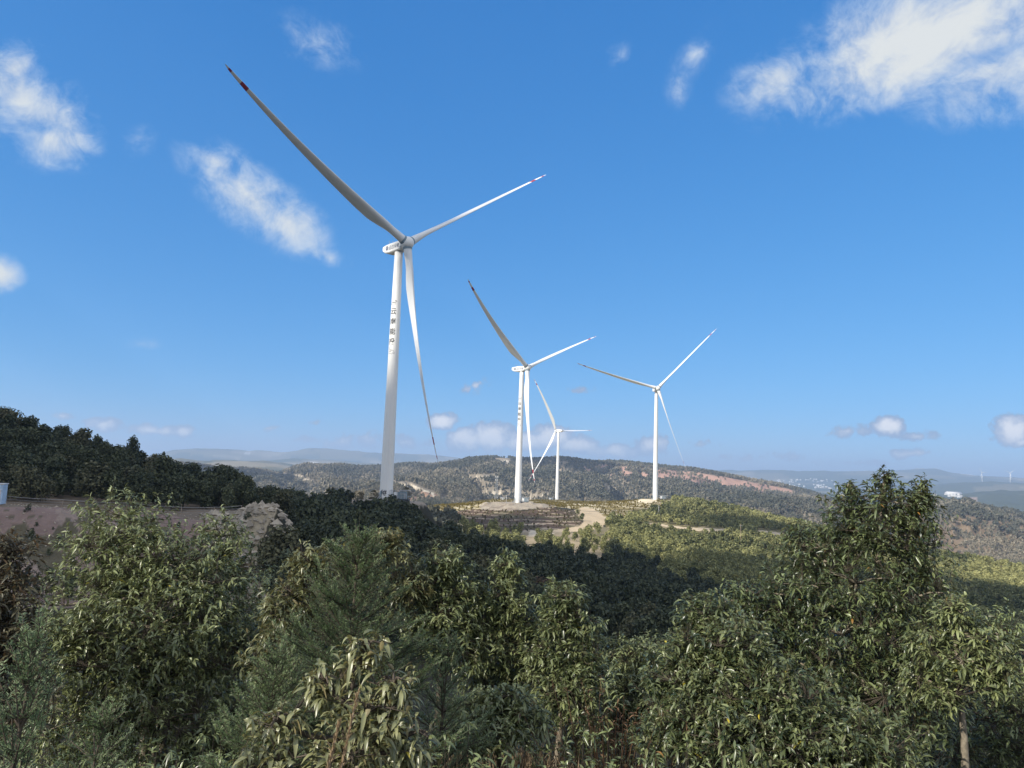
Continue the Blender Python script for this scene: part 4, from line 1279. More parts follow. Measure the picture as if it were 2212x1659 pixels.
def build_leafy(name, label, cat, foot, lobes, n_ros, leaf_m, bark, seed, L=.12, stems=1, wid=.26, droop=.55, per=(7, 11), group=None, lean=0.0, tip=.0, shell=.6):
    """foot: (photo column, range) of the trunk; lobes: (x, y, range, rx, ry) of the parts of the crown, in photo units"""
    g = np.random.default_rng(seed)
    base = ground_at(*foot)
    cen = []; rad = []; wt = []
    for x, y, r, rx, ry in lobes:
        cen.append(at(x, y, r)); a = r / F
        rad.append((rx * a, .8 * rx * a, ry * a)); wt.append(rx * ry * a * a)
    cen = np.array(cen); rad = np.array(rad); wt = np.array(wt) ** .8; wt = wt / wt.sum()
    root = empty(name, base)
    tag(root, label, cat, group)
    # trunk(s) and boughs
    tb = MB()
    top = cen[np.argmax(cen[:, 2] + rad[:, 2])]
    trunks = []
    H = top[2] - base[2]
    for q in range(stems):
        o_ = np.array([g.uniform(-.25, .25) * (stems > 1), g.uniform(-.2, .2) * (stems > 1), 0])
        end = top + np.array([0, 0, rad[np.argmax(cen[:, 2]), 2] * .35]) if q == 0 else cen[g.integers(len(cen))]
        pts = []
        for t in np.linspace(0, 1, 9):
            p = base + o_ + (end - base - o_) * np.array([t ** 1.3, t ** 1.3, t]) + np.array([math.sin(t * 5 + q) * .05, math.cos(t * 4 + q) * .05, 0]) * (t * (1 - t) * 4)
            pts.append(p)
        r0 = .028 * max(H, 1.5) ** .75
        tb.tube([p - base for p in pts], list(np.linspace(r0, r0 * .22, 9)), 7)
        trunks.append(np.array(pts))
    nodes = np.vstack(trunks)
    bough = []
    for c, rd in zip(cen, rad):
        low = nodes[nodes[:, 2] < c[2] - .1 * rd[2]]
        if len(low) == 0: low = nodes[:1]
        s_ = low[np.argmin(np.linalg.norm((low - c) * (1, 1, .6), axis=1))]
        m_ = (s_ + c) / 2 + np.array([0, 0, -.06 * np.linalg.norm(c - s_)])
        tb.tube([s_ - base, m_ - base, c - base], [.022 * H ** .5, .016 * H ** .5, .009 * H ** .5], 5)
        bough.append(c)
        for q in range(7):
            d = g.normal(size=3); d /= np.linalg.norm(d); d[2] = abs(d[2]) * .7 - .1
            e = c + d * rd * .62
            tb.tube([c - base, (c + e) / 2 + np.array([0, 0, .03]) - base, e - base], [.0085 * H ** .5, .006 * H ** .5, .004 * H ** .5], 4, False)
            bough.append(e)
    bough = np.array(bough)
    # twig ends
    k = g.choice(len(cen), n_ros, p=wt)
    d = g.normal(size=(n_ros, 3)); d /= np.linalg.norm(d, axis=1)[:, None]
    rr = np.where(g.random(n_ros) < .72, g.uniform(shell, 1.06, n_ros), g.uniform(.2, .8, n_ros))
    # ragged outline: shoots bunch together
    wob = 1 + .42 * fbm(d[:, 0] * 2.2 + k * 7.7 + seed, d[:, 2] * 2.2 + d[:, 1] * 1.7, 3, seed) * 2
    P = cen[k] + d * rad[k] * (rr * wob)[:, None]
    A = d * (.55, .55, .5) + np.array([0, 0, .75]) + g.normal(size=(n_ros, 3)) * .3
    V, Fq, T = rosettes(P, A, g, per, L, wid, droop)
    crown = obj('crown', npmesh('crown', V - base, [Fq], leaf_m, True, {'tone': T}), root)
    near_ = np.empty((n_ros, 3))
    for i0 in range(0, n_ros, 400):
        dd = np.linalg.norm(P[i0:i0 + 400, None] - bough[None], axis=2) + (bough[None, :, 2] > P[i0:i0 + 400, None, 2]) * .25
        near_[i0:i0 + 400] = bough[np.argmin(dd, 1)]
    Vt, Ft = sticks(near_ - base, P - base, .0034, .0016)
    Vb = np.concatenate(tb.v)
    quads = [f for f in tb.f if len(f) == 4]
    me = npmesh('trunk', np.vstack([Vb, Vt]), [np.array(quads), Ft + len(Vb)], [bark, M['bark']], True, fmat=np.append(np.zeros(len(quads)), np.ones(len(Ft))))
    obj('trunk', me, root)
    return root


def build_fir(name, label, foot, top, half, seed, m_, n_whorl=11, needle=.03, nshoot=1.0, leader=True, group=None, wd=.0042, rise=0.0):
    """young fir: foot (column, range), top (photo x, y), half = greatest half width in metres"""
    g = np.random.default_rng(seed)
    base = ground_at(*foot); tp = at(top[0], top[1], foot[1])
    H = tp[2] - base[2]
    root = empty(name, base); tag(root, label, 'fir tree', group)
    tb = MB()
    axis_ = tp - base
    tb.tube([axis_ * t for t in np.linspace(0, 1, 8)], list(np.linspace(.018 * H, .003, 8)), 7)
    SA = []; SB = []                       # shoots: start, end
    for w_ in range(n_whorl):
        t = .06 + .9 * (w_ / (n_whorl - 1)) ** .9
        o_ = axis_ * t
        ln = half * (1 - t) ** .75 * (1.0 if t > .15 else .75) + .12
        nb = int(g.integers(5, 8))
        for q in range(nb):
            a = q / nb * 2 * math.pi + g.uniform(-.4, .4) + w_
            el = R(g.uniform(-6, 34) + 34 * t + rise)
            d = np.array([math.cos(a) * math.cos(el), math.sin(a) * math.cos(el), math.sin(el)])
            l_ = ln * g.uniform(.75, 1.15)
            pts = [o_ + d * l_ * u + np.array([0, 0, .12 * l_ * (u * u - u * .6)]) for u in np.linspace(0, 1, 6)]
            tb.tube(pts, list(np.linspace(.006 + .006 * l_, .0022, 6)), 4, False)
            pa = np.array(pts)
            for u0, u1 in zip(pa[:-1], pa[1:]):
                if np.linalg.norm(u0 - o_) > .18 * l_: SA.append(u0); SB.append(u1)
            m = max(3, int(l_ / .085 * nshoot))
            for u in np.linspace(.22, .97, m):
                p = pa[int(u * 5)] * (1 - (u * 5) % 1) + pa[min(5, int(u * 5) + 1)] * ((u * 5) % 1)
                for sgn in (-1, 1):
                    sdv = np.cross(d, (0, 0, 1.0)); sdv /= np.linalg.norm(sdv)
                    dd = d * .75 + sdv * sgn * g.uniform(.5, .95) + np.array([0, 0, g.uniform(-.05, .35)])
                    dd /= np.linalg.norm(dd)
                    SA.append(p); SB.append(p + dd * min(.42, l_ * (.16 + .3 * (1 - u))) * g.uniform(.6, 1.25) + dd * .05 + g.normal(size=3) * .02)
    for q in range(9):                      # leader and its ring of upright shoots
        a = q * .8; e_ = R(90 if q == 0 else g.uniform(52, 75))
        d = np.array([math.cos(a) * math.cos(e_), math.sin(a) * math.cos(e_), math.sin(e_)])
        SA.append(axis_ * (.98 if q == 0 else g.uniform(.86, .97))); SB.append(SA[-1] + d * (.3 if q == 0 else g.uniform(.14, .3)))
    SA = np.array(SA); SB = np.array(SB)
    Vt, Ft = sticks(SA, SB, .003, .0015)
    Ls = np.linalg.norm(SB - SA, axis=1)
    cnt = np.maximum(8, (Ls / .0048).astype(int))
    k = np.repeat(np.arange(len(SA)), cnt); n = len(k)
    u = g.uniform(0, 1, n)
    dirn = (SB - SA) / Ls[:, None]
    p = SA[k] + (SB - SA)[k] * u[:, None]
    sdv = np.cross(dirn, (0, 0, 1.0)); sdv /= np.linalg.norm(sdv, axis=1)[:, None] + 1e-9
    upv = np.cross(sdv, dirn)
    ph = np.where(g.random(n) < .5, g.normal(.25, .45, n), math.pi - g.normal(.25, .45, n))
    out = sdv[k] * np.cos(ph)[:, None] + upv[k] * np.sin(ph)[:, None]
    nd = out * .85 + dirn[k] * .6; nd /= np.linalg.norm(nd, axis=1)[:, None]
    ln = needle * g.uniform(.7, 1.15, n) * (1 - .35 * u)
    wv = np.cross(nd, g.normal(size=(n, 3)) * .4 + upv[k]); wv /= np.linalg.norm(wv, axis=1)[:, None]
    V = np.stack([p - wv * wd * .5, p + wv * wd * .5, p + nd * ln[:, None] + wv * wd * .2, p + nd * ln[:, None] - wv * wd * .2], 1).reshape(-1, 3)
    ct = g.uniform(0, 1, len(SA))
    tone = np.clip(.6 * ct[k] + .25 * u + .15 * g.uniform(0, 1, n), 0, .95)
    obj('foliage', npmesh('foliage', V, [np.arange(4 * n).reshape(n, 4)], m_, False, {'tone': np.repeat(tone, 4)}), root)
    Vb = np.concatenate(tb.v); quads = [f for f in tb.f if len(f) == 4]
    obj('trunk', npmesh('trunk', np.vstack([Vb, Vt]), [np.array(quads), Ft + len(Vb)], M['bark'], True), root)
    return root


build_leafy('evergreen_tree', 'big dense evergreen tree with many stems in front of the bare earth bank', 'tree', (400, 11.5),
            [(275, 1130, 11.5, 90, 75), (240, 1190, 11.3, 110, 80), (330, 1215, 11.0, 120, 95), (478, 1160, 11.8, 62, 55), (500, 1230, 11.6, 78, 70), (400, 1260, 10.8, 130, 95), (215, 1310, 10.7, 140, 90), (330, 1360, 10.5, 160, 110),
             (470, 1340, 11.0, 110, 90), (150, 1380, 10.5, 95, 70), (250, 1450, 10.3, 150, 85), (430, 1450, 10.6, 130, 90), (520, 1420, 11.2, 70, 80), (350, 1560, 10.2, 190, 100), (180, 1560, 10.2, 110, 90), (480, 1600, 10.2, 100, 90)],
            4700, M['leafA'], M['barkpale'], 11, L=.125, stems=4)
build_leafy('evergreen_tree', 'rusty tinged evergreen tree cut by the picture edge, beside the dark bank shrubs', 'tree', (-30, 9.5),
            [(15, 1200, 9.5, 55, 60), (0, 1300, 9.4, 85, 80), (20, 1400, 9.4, 80, 80), (-60, 1330, 9.4, 100, 120), (10, 1500, 9.2, 90, 90)], 950, M['leafR'], M['bark'], 12, L=.125)
build_leafy('evergreen_tree', 'pale tipped evergreen tree standing close behind the green fir', 'tree', (720, 10.0),
            [(668, 1215, 10.0, 50, 45), (635, 1290, 9.9, 58, 60), (840, 1180, 10.2, 62, 48), (760, 1215, 10.2, 80, 55), (600, 1340, 9.8, 50, 50), (870, 1270, 10.2, 60, 60), (700, 1320, 10.3, 90, 90), (585, 1430, 9.6, 60, 60)],
            1350, M['leafE'], M['bark'], 13, L=.125)
build_leafy('evergreen_tree', 'leafy evergreen tree with pale tips, right beside the green fir', 'tree', (960, 10.5),
            [(965, 1215, 10.5, 55, 42), (930, 1260, 10.5, 62, 55), (1000, 1290, 10.5, 62, 60), (940, 1350, 10.3, 85, 70), (1010, 1390, 10.3, 70, 70)], 1250, M['leafA'], M['bark'], 14, L=.125)
build_leafy('evergreen_tree', 'slim evergreen tree whose topmost pointed shoot stands before the shaded wood', 'tree', (1100, 10.8),
            [(1098, 1225, 10.8, 40, 42), (1085, 1300, 10.7, 62, 55), (1130, 1345, 10.7, 62, 55), (1050, 1350, 10.7, 55, 50), (1100, 1420, 10.6, 85, 65), (1060, 1500, 10.6, 70, 60)], 1250, M['leafA'], M['bark'], 15, L=.125)
build_leafy('evergreen_tree', 'open evergreen tree with bare twigs showing under a rounded top', 'tree', (1215, 10.2),
            [(1222, 1290, 10.2, 58, 42), (1205, 1345, 10.2, 55, 45), (1250, 1350, 10.2, 55, 45), (1215, 1440, 10.0, 85, 60), (1180, 1410, 10.1, 50, 50), (1260, 1440, 10.0, 60, 55), (1230, 1500, 9.8, 85, 55)], 1050, M['leafA'], M['barkpale'], 16, L=.13)
build_leafy('evergreen_bush', 'broad pale leaved bush with large drooping leaves in front of the fir', 'bush', (740, 5.2),
            [(790, 1400, 5.2, 60, 45), (700, 1470, 5.2, 55, 50), (850, 1480, 5.1, 60, 60), (790, 1540, 5.0, 95, 60), (880, 1590, 5.0, 70, 70), (600, 1560, 5.1, 60, 45), (720, 1640, 4.9, 130, 50), (560, 1660, 5.0, 90, 50)],
            380, M['leafE'], M['bark'], 17, L=.125, wid=.27, droop=.85, per=(6, 10))
build_leafy('evergreen_bush', 'low evergreen bush with a bare dead branch, before the slim tree', 'bush', (1090, 8.2),
            [(1080, 1510, 8.2, 75, 38), (1020, 1535, 8.2, 70, 40), (1120, 1540, 8.2, 70, 45), (1050, 1580, 8.0, 100, 45)], 480, M['leafA'], M['bark'], 18, L=.13)
build_leafy('evergreen_tree', 'fine leaved grey green bushy tree in the hollow between the two groups of trees', 'tree', (1330, 12.0),
            [(1400, 1420, 12.0, 75, 55), (1330, 1420, 12.0, 70, 55), (1290, 1480, 11.6, 90, 60), (1400, 1500, 11.6, 100, 65), (1340, 1560, 11.4, 120, 70), (1240, 1560, 11.2, 80, 60), (1465, 1470, 11.8, 60, 60)], 2100, M['leafA'], M['bark'], 19, L=.11)
build_leafy('evergreen_tree', 'tallest near evergreen tree, dark crown rising above the far plain', 'tree', (1870, 11.5),
            [(1915, 1085, 11.5, 75, 55), (1835, 1110, 11.5, 60, 60), (1985, 1100, 11.6, 50, 55), (1912, 1034, 11.5, 20, 24), (1996, 1058, 11.6, 13, 30), (1840, 1052, 11.5, 16, 20), (1900, 1160, 11.4, 110, 70), (1780, 1190, 11.4, 70, 60), (1960, 1180, 11.5, 80, 75), (1730, 1180, 11.5, 45, 60), (1850, 1260, 11.2, 140, 80), (1980, 1290, 11.3, 85, 80),
             (1740, 1270, 11.1, 90, 65), (1640, 1290, 10.9, 90, 50), (1580, 1300, 10.9, 50, 40), (1680, 1350, 10.8, 120, 65), (1820, 1370, 10.9, 140, 80), (1950, 1400, 11.0, 120, 80), (1760, 1460, 10.6, 150, 80), (1880, 1500, 10.7, 150, 90), (1980, 1520, 10.8, 90, 90)],
            3700, M['leafB'], M['barkpale'], 20, L=.125, stems=4)
build_leafy('evergreen_tree', 'wide spreading lower evergreen tree with pale green tips under the tallest near tree', 'tree', (1600, 9.0),
            [(1530, 1330, 9.4, 65, 50), (1500, 1400, 9.2, 75, 60), (1590, 1400, 9.0, 90, 70), (1450, 1470, 9.0, 75, 60), (1560, 1490, 8.8, 120, 75), (1680, 1500, 8.8, 110, 80), (1480, 1570, 8.6, 110, 75), (1620, 1590, 8.5, 140, 85), (1760, 1600, 8.6, 130, 85), (1880, 1620, 8.8, 110, 80)],
            3400, M['leafA'], M['barkpale'], 22, L=.12, stems=3, wid=.28)
build_leafy('evergreen_tree', 'slender evergreen tree with one straight pale trunk, right of the tallest near tree', 'tree', (2058, 9.8),
            [(2062, 1320, 9.8, 40, 40), (2120, 1375, 9.8, 60, 38), (2015, 1385, 9.8, 50, 38), (2085, 1430, 9.7, 62, 36), (2150, 1450, 9.7, 55, 38), (1995, 1460, 9.8, 45, 36), (2040, 1500, 9.6, 45, 30)], 620, M['leafA'], M['barkpale'], 23, L=.125)
build_leafy('evergreen_bush', 'dim evergreen bush cut by the picture edge behind the slender pale trunk', 'bush', (2180, 12.5),
            [(2160, 1370, 12.5, 50, 60), (2190, 1450, 12.3, 70, 90), (2150, 1560, 12.0, 90, 90), (2230, 1600, 12.0, 90, 110), (2080, 1620, 12, 90, 80)], 900, M['leafB'], M['bark'], 24, L=.115)
build_leafy('evergreen_tree', 'dark shaded evergreen tree in the hollow behind the dense many stemmed tree', 'tree', (560, 15.5),
            [(560, 1300, 15.5, 50, 70), (540, 1390, 15.4, 70, 80), (575, 1470, 15.2, 70, 90), (530, 1560, 15, 80, 90), (600, 1570, 15, 70, 90)], 900, M['leafB'], M['bark'], 25, L=.11)
build_fir('fir_tree', 'bushy green fir with feathery shoots in the middle of the near trees', (775, 7.0), (775, 1162), 1.05, 41, M['needle'], 17, nshoot=2.0)
build_fir('fir_tree', 'lower green fir at the left foot of the bushy one, among drooping leaves', (590, 6.4), (600, 1420), .55, 45, M['needle'], 11, nshoot=1.8)
build_fir('fir_tree', 'small fir with pale feathery sprays, low beside the bushy green fir', (965, 7.4), (970, 1405), .62, 42, M['needlepale'], 9, nshoot=1.3, rise=8)
build_fir('fir_tree', 'young pale fir with long upswept shoots close to the camera by the picture edge', (60, 4.7), (78, 1385), .42, 43, M['needlepale'], 9, needle=.032, nshoot=.75, rise=22)
build_fir('fir_tree', 'little dark fir half buried among leaves near the large drooping bush', (220, 6.2), (225, 1560), .5, 44, M['needle'], 6, nshoot=.9)


def build_undergrowth():
    g = np.random.default_rng(77)
    # low leafy scrub on the slope
    n = 5200
    px = g.uniform(-120, 2330, n); r = np.exp(g.uniform(math.log(6.0), math.log(44), n))
    a = np.interp(px, XP, XS); x, y = np.sin(a) * r, np.cos(a) * r
    z = height(x, y)
    hh = g.uniform(.1, 1.25, n) * np.interp(r, [6, 12, 44], [.55, 1.0, 2.2]) * (1 + fbm(x / 2.5, y / 2.5, 3, 90))
    P = np.stack([x, y, z + np.maximum(hh, .05)], -1)
    A = g.normal(size=(n, 3)) * .5 + np.array([0, 0, .8])
    V, Fq, T = rosettes(P, A, g, (7, 11), .125, .26, .5)
    Vt, Ft = sticks(np.stack([x + g.normal(size=n) * .08, y, z - .1], -1), P, .006, .0025)
    me = npmesh('undergrowth', np.vstack([V, Vt]), [Fq, Ft + len(V)], [M['leafB'], M['bark']], True, {'tone': np.append(T, np.zeros(len(Vt)))}, fmat=np.append(np.zeros(len(Fq)), np.ones(len(Ft))))
    tag(obj('undergrowth', me), kind='stuff')
    # dry grass and bracken
    n = 15000
    px = np.concatenate([g.normal(1060, 120, n // 2), g.uniform(-50, 2260, n // 2)]); r = np.exp(g.uniform(math.log(6.2), math.log(13), n))
    a = np.interp(px, XP, XS); x, y = np.sin(a) * r, np.cos(a) * r
    z = height(x, y)
    D = g.normal(size=(n, 3)) * .3 + np.array([0, 0, 1.0])
    V, Fq, m_ = leaves(np.stack([x, y, z], -1), D, g.uniform(.35, .95, n), g, .022, .55, .1, 5)
    me = npmesh('dry_grass', V, [Fq], M['grass'], True, {'tone': np.repeat(g.uniform(0, .95, n), m_)})
    tag(obj('dry_grass', me), kind='stuff')


build_undergrowth()


def build_stalk(px, r, top_y, label, seed):
    """seeding grass stalk with a feathery head"""
    g = np.random.default_rng(seed)
    base = ground_at(px, r); tp = at(px + 26, top_y, r); d = tp - base
    root = empty('grass_stalk', base); tag(root, label, 'grass stalk')
    MB().tube([d * t + np.array([.05 * t * t, 0, 0]) for t in np.linspace(0, 1, 8)], list(np.linspace(.0065, .0025, 8)), 5).build('stem', M['wood'], root, smooth=True)
    n = 340
    t = g.uniform(.62, 1.0, n)
    P0 = d[None] * t[:, None] + np.stack([.05 * t * t, 0 * t, 0 * t], -1)
    D = d[None] / np.linalg.norm(d) * 1.0 + g.normal(size=(n, 3)) * .22
    V, Fq, m_ = leaves(P0, D, g.uniform(.03, .07, n), g, .12, .3, .1, 3)
    obj('seed_head', npmesh('seed_head', V, [Fq], M['grass'], True, {'tone': np.full(n * m_, .93)}), root)


build_stalk(728, 4.6, 1500, 'tall straw coloured grass stalk standing in front of the large drooping bush', 5)
build_stalk(690, 4.7, 1560, 'shorter straw coloured grass stalk left of the tall one', 6)


def build_rusty():
    g = np.random.default_rng(55)
    base = ground_at(1335, 8.6)
    root = empty('rusty_shrub', base); tag(root, 'rusty red shrub of upright bare shoots between the leafy bushes', 'shrub')
    n = 130
    o_ = g.normal(size=(n, 3)) * (.2, .2, 0); e = o_ * 2.0 + g.normal(size=(n, 3)) * (.14, .14, .0); e[:, 2] = g.uniform(.5, 1.35, n)
    Vt, Ft = sticks(o_, e, .006, .002)
    obj('stems', npmesh('stems', Vt, [Ft], M['redstem'], True, {'tone': np.repeat(g.uniform(0, .9, n), 6)}), root)
    V, Fq, T = rosettes(e[g.random(n) < .75], np.tile([0, 0, 1.0], (int((g.random(n) < 2).sum()), 1))[:1].repeat(1, 0) if False else np.tile([0, 0, 1.0], (n, 1))[:0], g) if False else rosettes(e, np.tile([0, 0, 1.0], (n, 1)), g, (3, 6), .09, .2, .6)
    obj('leaves', npmesh('leaves', V, [Fq], M['redstem'], True, {'tone': T}), root)
    V, Fq, T = rosettes(np.array([[g.normal() * .05, 0, 1.25 + .1 * q] for q in range(6)]), np.tile([0, 0, 1.0], (6, 1)), g, (8, 11), .14, .2, .7)
    obj('shoot_leaves', npmesh('shoot_leaves', V, [Fq], M['leafA'], True, {'tone': T}), root)


build_rusty()

# ------------------------------------------------------------------ things on the hills


def build_pole(px, r, top_y, mat_, label, arm=False):
    p = ground_at(px, r); h = at(px, top_y, r)[2] - p[2]
    root = empty('utility_pole', p); tag(root, label, 'pole')
    MB().tube([(0, 0, -.3), (0, 0, h)], [.17, .11], 8).build('mast', mat_, root, smooth=True)
    b = MB().box((0, 0, h * .93), (1.6, .12, .12) if arm else (.5, .3, .3))
    b.build('crossarm' if arm else 'top_fitting', M['steel'], root)
    if arm:
        for x in (-.7, 0, .7): MB().tube([(x, 0, h * .93 + .06), (x, 0, h * .93 + .35)], .05, 6).build('insulator', M['far_white'], root)
    return p, h


build_pole(877, 292, 1078, M['wood'], 'short reddish post beside the largest turbine')
build_pole(1096, 512, 1070, M['far_white'], 'pale post beside the lettered turbine on the gravel mound')
build_pole(1424, 600, 1092, M['far_white'], 'slim white pole on the sunny slope below the turbine facing the viewer')
q1 = build_pole(1600, 505, 1132, M['wood'], 'grey utility pole with crossarm standing before the pale dirt road', True)
build_pole(2110, 720, 1162, M['wood'], 'utility pole beside the pale road on the far right slope', True)


def build_comm_tower():
    r = 905.0
    p = ground_at(1074, r); h = at(1074, 1030, r)[2] - p[2]
    root = empty('lattice_tower', p); tag(root, 'steel lattice communication tower with antennas behind the gravel mound', 'lattice tower')
    b = MB(); lv = 9
    w0, w1 = 2.1, .55
    for sx, sy in ((-1, -1), (1, -1), (1, 1), (-1, 1)):
        b.tube([(sx * w0, sy * w0, 0), (sx * w1, sy * w1, h)], .13, 5)
    for q in range(lv):
        z0, z1 = h * q / lv, h * (q + 1) / lv
        a0 = w0 + (w1 - w0) * q / lv; a1 = w0 + (w1 - w0) * (q + 1) / lv
        for (ax_, ay), (bx, by) in (((-1, -1), (1, -1)), ((1, -1), (1, 1)), ((1, 1), (-1, 1)), ((-1, 1), (-1, -1))):
            b.tube([(ax_ * a0, ay * a0, z0), (bx * a1, by * a1, z1)], .07, 4).tube([(bx * a0, by * a0, z0), (ax_ * a1, ay * a1, z1)], .07, 4)
            b.tube([(ax_ * a1, ay * a1, z1), (bx * a1, by * a1, z1)], .07, 4)
    b.build('lattice', M['steel'], root)
    for z, rr in ((.84, 1.5), (.98, 1.5)):
        MB().tube([(0, 0, h * z - .1), (0, 0, h * z + .1)], rr * .75, 12).build('antenna_ring', M['steel'], root)
        for q in range(6):
            a = q * 1.047
            MB().box((rr * math.cos(a), rr * math.sin(a), h * z + .7), (.45, .3, 2.1), a, bev=.06).build('antenna_panel', M['far_white'], root)
    hp = ground_at(1088, r - 6)
    hut = empty('equipment_hut', hp, R(8)); tag(hut, 'small white equipment hut at the foot of the lattice tower', 'hut')
    MB().box((0, 0, 1.3), (4.6, 3.0, 3.2)).build('wall', M['far_white'], hut)
    MB().box((0, 0, 3.02), (5.0, 3.4, .25)).build('roof', M['roof_grey'], hut)
    MB().box((.6, -1.53, 1.3), (.9, .06, 2.0)).build('door', M['slate'], hut)
    MB().box((-1.2, -1.53, 1.7), (.8, .06, .7)).build('window', M['darkslab'], hut)


build_comm_tower()


def build_fence():
    root = empty('wire_fence', ground_at(200, 133)); tag(root, 'wire fence with pale posts along the top of the bare earth bank', 'fence')
    o_ = np.array(root.location)
    tops = []; pts = [(px, 131.5) for px in (-60, 8, 145, 290, 400, 470, 528)]
    for px, r in pts:
        p = ground_at(px, r) - o_
        b = MB().tube([p + (0, 0, -.2), p + (.12, 0, 1.25)], .05, 6); b.build('post', M['wood'], root)
        tops.append(p + (.12, 0, 1.25))
    for h in (0, -.4, -.8):
        line = []
        for a, b_ in zip(tops[:-1], tops[1:]):
            for t in np.linspace(0, 1, 6, endpoint=False): line.append(a + (b_ - a) * t + np.array([0, 0, h - .1 * math.sin(t * math.pi)]))
        line.append(tops[-1] + np.array([0, 0, h]))
        MB().tube(line, .035 if h == 0 else .02, 4, False).build('wire', M['wire'], root)
    hp = ground_at(-6, 131)
    cab = empty('site_cabin', hp, R(20)); tag(cab, 'pale blue site cabin on top of the bare earth bank', 'cabin')
    MB().box((0, 0, 1.4), (3.0, 2.4, 2.8), bev=.04).build('wall', M['hut'], cab)
    MB().box((0, 0, 2.86), (3.2, 2.6, .12)).build('roof', M['far_white'], cab)
    MB().box((.9, -1.22, 1.1), (.8, .05, 2.0)).build('door', M['far_white'], cab)


build_fence()


def build_rubble():
    g = np.random.default_rng(64)
    n = 2600
    px = np.concatenate([g.uniform(440, 640, n // 2), g.uniform(-100, 520, n - n // 2)]); r = g.uniform(98, 136, n)
    a = np.interp(px, XP, XS); x, y = np.sin(a) * r, np.cos(a) * r
    z = height(x, y)
    s_ = np.where(px > 455, .5, .15) * g.uniform(.3, 1.3, n) ** 2
    b = np.array([(1, 0, 0), (-1, 0, 0), (0, 1, 0), (0, -1, 0), (0, 0, .8), (0, 0, -.8)], float)
    f = np.array([(0, 2, 4), (2, 1, 4), (1, 3, 4), (3, 0, 4), (2, 0, 5), (1, 2, 5), (3, 1, 5), (0, 3, 5)])
    V = b[None] * s_[:, None, None] * g.uniform(.6, 1.3, (n, 6, 1)) + g.normal(size=(n, 6, 3)) * .12 * s_[:, None, None]
    V += np.stack([x, y, z + .1 * s_], -1)[:, None]
    F_ = (f[None] + (np.arange(n) * 6)[:, None, None]).reshape(-1, 3)
    tag(obj('rubble', npmesh('rubble', V.reshape(-1, 3), [F_], plain('broken stone', (.33, .285, .225), .95, 0, .4, .3))), kind='stuff')
    # weeds and low scrub on the bank
    n = 150
    px = g.uniform(-100, 560, n); r = g.uniform(99, 126, n)
    a = np.interp(px, XP, XS); x, y = np.sin(a) * r, np.cos(a) * r
    v_ = [crown_arrays(700 + q, 120, leaf=.22) for q in range(3)]
    merged('bank_scrub', np.stack([x, y, height(x, y) - .1], -1), g.uniform(.25, 1.0, n) * np.interp(r, [99, 126], [1.5, .6]), v_, M['mid'], g)


build_rubble()


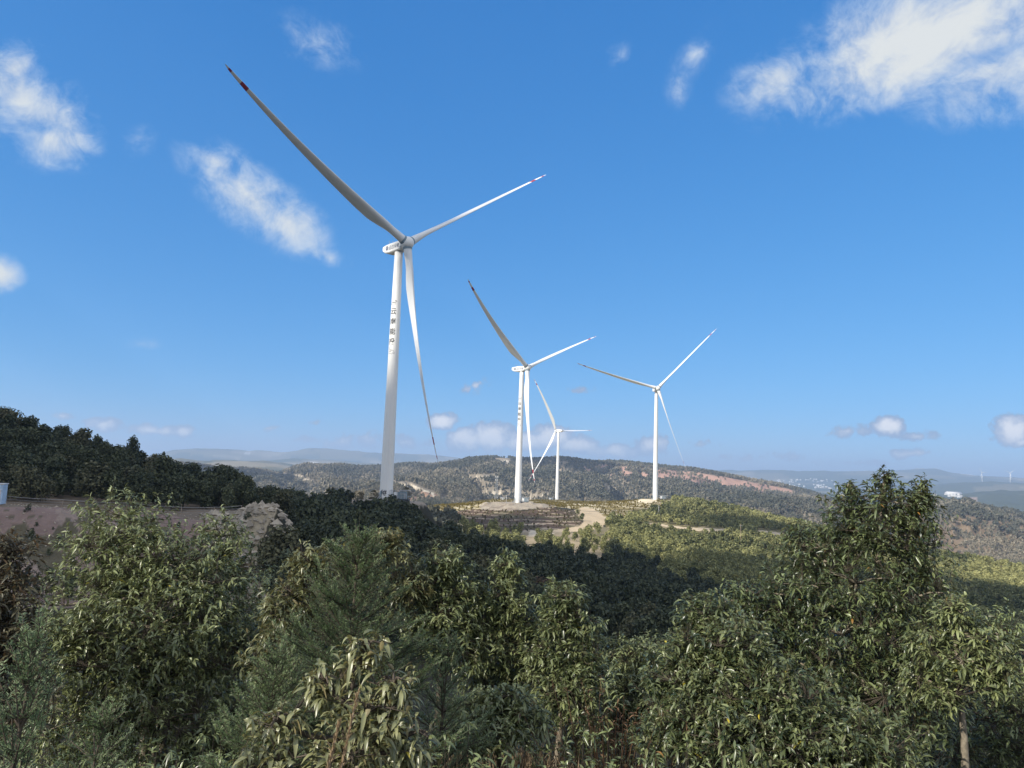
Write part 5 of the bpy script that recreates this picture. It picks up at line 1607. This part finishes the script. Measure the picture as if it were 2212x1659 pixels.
def build_far():
    g = np.random.default_rng(91)
    spots = []
    for px0, px1, py0, py1, n in ((1600, 1800, 1036, 1042, 34), (1690, 1810, 1047, 1056, 26), (1530, 1640, 1032, 1037, 10), (1990, 2075, 1072, 1078, 10)):
        for q in range(n): spots.append((g.uniform(px0, px1), g.uniform(py0, py1), px0))
    proto = {}
    for vi in range(3):
        w_, d_, h_ = ((24, 12, 8), (38, 16, 7), (14, 12, 13))[vi]
        proto[vi] = MB().box((0, 0, h_ / 2 - 2), (w_, d_, h_ + 4)).box((0, 0, h_ + .4), (w_ + 1, d_ + 1, .8)).box((w_ * .2, 0, h_ + 2), (w_ * .2, d_ * .4, 3))
    meshes = {}
    for px, py, key in spots:
        # find where the sight line meets the plain
        d = ray(px, py); hz = math.hypot(d[0], d[1]); best = None
        rs = np.exp(np.linspace(math.log(3400), math.log(14000), 400))
        gx, gy = d[0] / hz * rs, d[1] / hz * rs
        e = height(gx, gy) / rs - d[2] / hz
        idx = np.where(e > 0)[0]
        i = idx[0] if len(idx) else int(np.argmax(e))
        p = (gx[i], gy[i], zat(gx[i], gy[i])); vi = int(g.integers(3))
        if vi not in meshes:
            o = proto[vi].build('town_building', M['far_white']); meshes[vi] = o.data
        else:
            o = obj('town_building', meshes[vi])
        o.location = tuple(float(v) for v in p); o.rotation_euler = (0, 0, float(g.uniform(0, 3)))
        lab, grp = (('white building in the hazy town strung across the far plain', 'white buildings of the far town') if key != 1990 else
                    ('pale building in the cluster beyond the brown hill, right of the tallest near tree', 'pale buildings beyond the brown hill'))
        tag(o, lab, 'building', grp)
    # long white hall with a curved roof
    d = ray(2046, 1087); hz = math.hypot(d[0], d[1])
    p = ground_at(2046, 5000)
    V = []; Fc = []; n = 12
    for i in range(n + 1):
        a = math.pi * i / n
        for x in (-45, 45): V.append((x, -22 * math.cos(a), 16 * math.sin(a) + 2))
    for i in range(n): Fc.append((2 * i, 2 * i + 1, 2 * i + 3, 2 * i + 2))
    Fc.append(tuple(range(0, 2 * n + 2, 2))); Fc.append(tuple(range(1, 2 * n + 2, 2))[::-1])
    p = at(2060, 1074, 5200); p[2] = max(zat(p[0], p[1]), -500)
    hall = empty('white_hall', p, .25); tag(hall, 'long white hall with a curved roof on the plain beyond the brown hill', 'hall')
    MB().add(V, Fc).build('roof', M['far_white'], hall, smooth=True)
    MB().box((0, 0, -1), (92, 46, 8)).build('wall', M['far_white'], hall)
    # two tiny turbines on the far blue hill
    for px, lab in ((2122, 'tiny far wind turbine on the hazy blue hill, left of its twin'), (2183, 'tiny far wind turbine on the hazy blue hill, right of its twin')):
        p = ground_at(px, 8500)
        root = empty('wind_turbine', p); tag(root, lab, 'wind turbine', 'tiny wind turbines on the far blue hill')
        MB().tube([(0, 0, -5), (0, 0, 90)], [3.2, 2.0], 10).build('tower', M['white'], root, smooth=True)
        MB().box((0, 1, 91.5), (4, 11, 4), bev=.5).build('nacelle', M['white'], root)
        a0 = g.uniform(0, 2)
        for q in range(3):
            a = a0 + q * 2.0944
            MB().tube([(0, -5, 91.5), (math.cos(a) * 15, -5, 91.5 + math.sin(a) * 15), (math.cos(a) * 60, -6, 91.5 + math.sin(a) * 60)], [1.4, 2.0, .3], 6).build('blade', M['blade'], root)


build_far()


def build_haze():
    m_, k = mat('haze')
    v = k.n('ShaderNodeVolumePrincipled', {'Color': (.47, .63, .88, 1), 'Density': 1.05e-4, 'Anisotropy': .1})
    o = k.n('ShaderNodeOutputMaterial', {'Volume': v.outputs[0]})
    b = MB().box((0, 0, 55), (88000, 88000, 850)).build('haze', m_)
    tag(b, kind='stuff')


build_haze()
